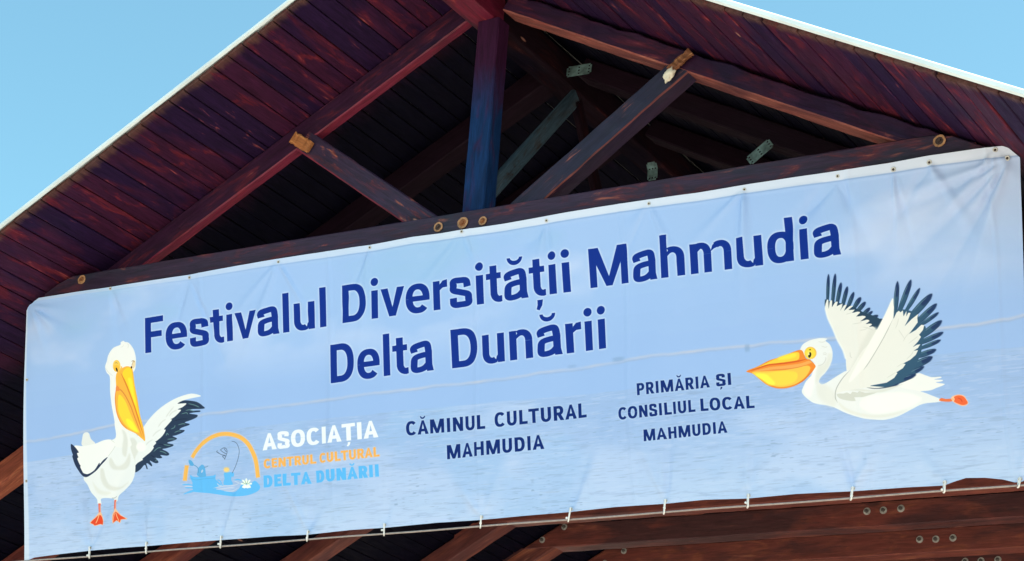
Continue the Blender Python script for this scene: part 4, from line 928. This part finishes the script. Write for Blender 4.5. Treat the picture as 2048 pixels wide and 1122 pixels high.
SS = ta[None, :, 0] * (1 - vv[:, None]) + ba[None, :, 0] * vv[:, None]; TT = ta[None, :, 1] * (1 - vv[:, None]) + ba[None, :, 1] * vv[:, None]
def cloth(s, t, off=0.0):
    """point on the cloth; off = millimetres in front of it"""
    s = np.asarray(s, float); t = np.asarray(t, float); z = wrinkle(s, t) + off
    z = np.maximum(z, -0.001 - 0.08 * np.clip(t, 0, 1))
    return np.stack([O_[i] + EU[i] * s + EV[i] * t + EN[i] * z for i in range(3)], -1) + [0, 0, H0]
ban = empty('festival_banner', tuple(W(-0.1, 0.13, -0.77)))
tag(ban, 'long pale blue festival banner with two pelicans and navy lettering hung under the gable', 'banner')
P3 = cloth(SS, TT).reshape(-1, 3)
idx = np.arange((NU + 1) * (NV + 1)).reshape(NV + 1, NU + 1)
fq = np.stack([idx[:-1, :-1], idx[1:, :-1], idx[1:, 1:], idx[:-1, 1:]], -1).reshape(-1, 4)
me = bpy.data.meshes.new('banner_sheet'); me.from_pydata(P3.tolist(), [], fq.tolist()); me.update()
uvl = me.uv_layers.new(name='UVMap'); li = np.empty(len(me.loops), np.int32); me.loops.foreach_get('vertex_index', li)
U = (SS.ravel() - S0) / PX / TW; V = 1 - (TT.ravel() - T0) / PX / TH
uvl.data.foreach_set('uv', np.c_[U[li], V[li]].astype(np.float32).ravel())
me.polygons.foreach_set('use_smooth', np.ones(len(me.polygons), bool))
sh = link('banner_sheet', me, M['banner'], ban)

def torus_mesh(name, R, r, n=16, m_=8, mat=None):
    vs = []; fs = []
    for i in range(n):
        a = 2 * math.pi * i / n
        for j in range(m_):
            b = 2 * math.pi * j / m_; q = R + r * math.cos(b); vs.append((q * math.cos(a), q * math.sin(a), r * .6 * math.sin(b)))
    for i in range(n):
        for j in range(m_): fs.append((i * m_ + j, ((i + 1) % n) * m_ + j, ((i + 1) % n) * m_ + (j + 1) % m_, i * m_ + (j + 1) % m_))
    me = bpy.data.meshes.new(name); me.from_pydata(vs, [], fs); me.update(); me.materials.append(mat)
    for p in me.polygons: p.use_smooth = True
    return me
# grommet = metal eyelet with the dark head of the screw or the hole inside it
gm = torus_mesh('grommet', .0082, .0034, mat=M['galv'])
bm = bmesh.new(); bm.from_mesh(gm); bmesh.ops.create_cone(bm, cap_ends=True, segments=12, radius1=.006, radius2=.006, depth=.001, matrix=Matrix.Translation((0, 0, 0.0004)))
for f_ in bm.faces:
    if all(abs(v.co.z) < .0011 and v.co.xy.length < .0062 for v in f_.verts): f_.material_index = 1
bm.to_mesh(gm); bm.free(); gm.materials.append(M['hole'])
nb = Matrix((( EU[0], EV[0], EN[0], 0), (EU[1], EV[1], EN[1], 0), (EU[2], EV[2], EN[2], 0), (0, 0, 0, 1)))
for i, (s_, t_) in enumerate(list(gst) + list(tst) + list(st([(58, 760), (47 + 8, 962)]))):
    p = cloth(s_, t_, .0015)
    o = bpy.data.objects.new('grommet', gm); COL.objects.link(o); o.matrix_world = Matrix.Translation(Vector(p)) @ nb @ Matrix.Scale(1.0 if 8 < i < 13 else .75, 4)
    attach(o, ban)

# ------------------------------------------------------------------ rope below the banner and cable ties
def tube(name, pts, r, mat, n=8, closed=False, smooth_=True):
    pts = [Vector(p) for p in pts]; k = len(pts); vs = []; fs = []
    for i, p in enumerate(pts):
        a = pts[(i - 1) % k] if (closed or i) else p; b = pts[(i + 1) % k] if (closed or i < k - 1) else p
        d = (b - a).normalized(); ref = Vector((0, 1, 0)) if abs(d.y) < .9 else Vector((1, 0, 0)); u = d.cross(ref).normalized(); v = d.cross(u)
        for j in range(n):
            t = 2 * math.pi * j / n; vs.append(p + (u * math.cos(t) + v * math.sin(t)) * r)
    for i in range(k if closed else k - 1):
        for j in range(n): fs.append((i * n + j, ((i + 1) % k) * n + j, ((i + 1) % k) * n + (j + 1) % n, i * n + (j + 1) % n))
    if not closed: fs.append(tuple(range(n))); fs.append(tuple((k - 1) * n + j for j in range(n - 1, -1, -1)))
    me = bpy.data.meshes.new(name); me.from_pydata(vs, [], fs); me.update(); me.materials.append(mat)
    for p in me.polygons: p.use_smooth = smooth_
    return me
def rope_pt(x, y_front=0.292):
    f_ = (x + 2.6452) / 5.2082; z = -1.4719 + f_ * .0581; y_front = 0.172 + f_ * 0.12
    xs = [-2.62, -2.33, -1.95, -1.51, -1.10, -.585, -.125, .39, .84, 1.43, 1.98, 2.52]
    z += 0.0012 * math.cos((x + 2.7) * 6.5)
    return W(x, y_front, z)
xs = np.linspace(-4.42, 4.42, 160)
ro = bpy.data.objects.new('rope', tube('rope', [rope_pt(float(x)) for x in xs], .0044, M['rope'])); COL.objects.link(ro)
tag(ro, 'thin pale cord stretched tight along the bottom edge of the banner', 'rope')
where = ['below the standing pelican at the bottom left corner', 'just right of the standing pelican, below its raised wing', 'under the left part of the emblem with the orange arch', 'below the first letters of the logo words', 'below the last letters of the logo words', 'under the left word MAHMUDIA', 'under the end of the words CULTURAL MAHMUDIA', 'under the right word MAHMUDIA', 'under the tip of the flying pelican bill', 'under the belly of the flying pelican', 'under the foot of the flying pelican', 'at the bottom right corner of the banner']
BIAS = [.0, .1, -.1, .0, .2, -.1, -.25, .0, .2, -.1, .15, 0]
for i, ((s_, t_), wl) in enumerate(zip(tst, where)):
    a = Vector(cloth(s_, t_, .002)); r_ = rope_pt(a.x); top = a + Vector((0, -.002, .004)); bot = Vector((a.x + BIAS[i] * .02, r_.y - .001, r_.z - .008))
    w_ = .0068; h_ = (top - bot).length; ax = (top - bot).normalized(); sd_ = Vector((1, 0, 0)); fr_ = Vector((0, -1, 0))
    pts = []
    for q in range(20):
        t = 2 * math.pi * q / 20; c, s2 = math.cos(t), math.sin(t)
        base = bot + ax * (.006 if s2 < 0 else h_ - .006); pts.append(base + ax * s2 * .006 + sd_ * c * w_ + fr_ * (c * .010 + .002))
    root = bpy.data.objects.new('cable_tie', tube('cable_tie', [p - a for p in pts], .0036, M['tie'], 8, True)); COL.objects.link(root); root.location = a
    tag(root, 'white nylon cable tie ' + wl, 'cable tie', 'cable ties along the bottom of the banner')
    bm = bmesh.new(); bmesh.ops.create_cube(bm, size=1.0)
    for v in bm.verts: v.co = Vector((v.co.x * .010, v.co.y * .008, v.co.z * .009))
    bmesh.ops.bevel(bm, geom=bm.edges[:], offset=.0015, segments=1, affect='EDGES')
    me = bpy.data.meshes.new('tie_head'); bm.to_mesh(me); bm.free(); me.materials.append(M['tie'])
    hd = bpy.data.objects.new('tie_head', me); COL.objects.link(hd); hd.parent = root
    hd.location = (bot - a) + ax * (.010 + (i * 37 % 10) * .0016) + Vector((.005 if i % 2 else -.005, -.010, 0)); hd.rotation_euler = (0, (i * 13 % 7 - 3) * .15, 0)
print('objects', len(bpy.data.objects))
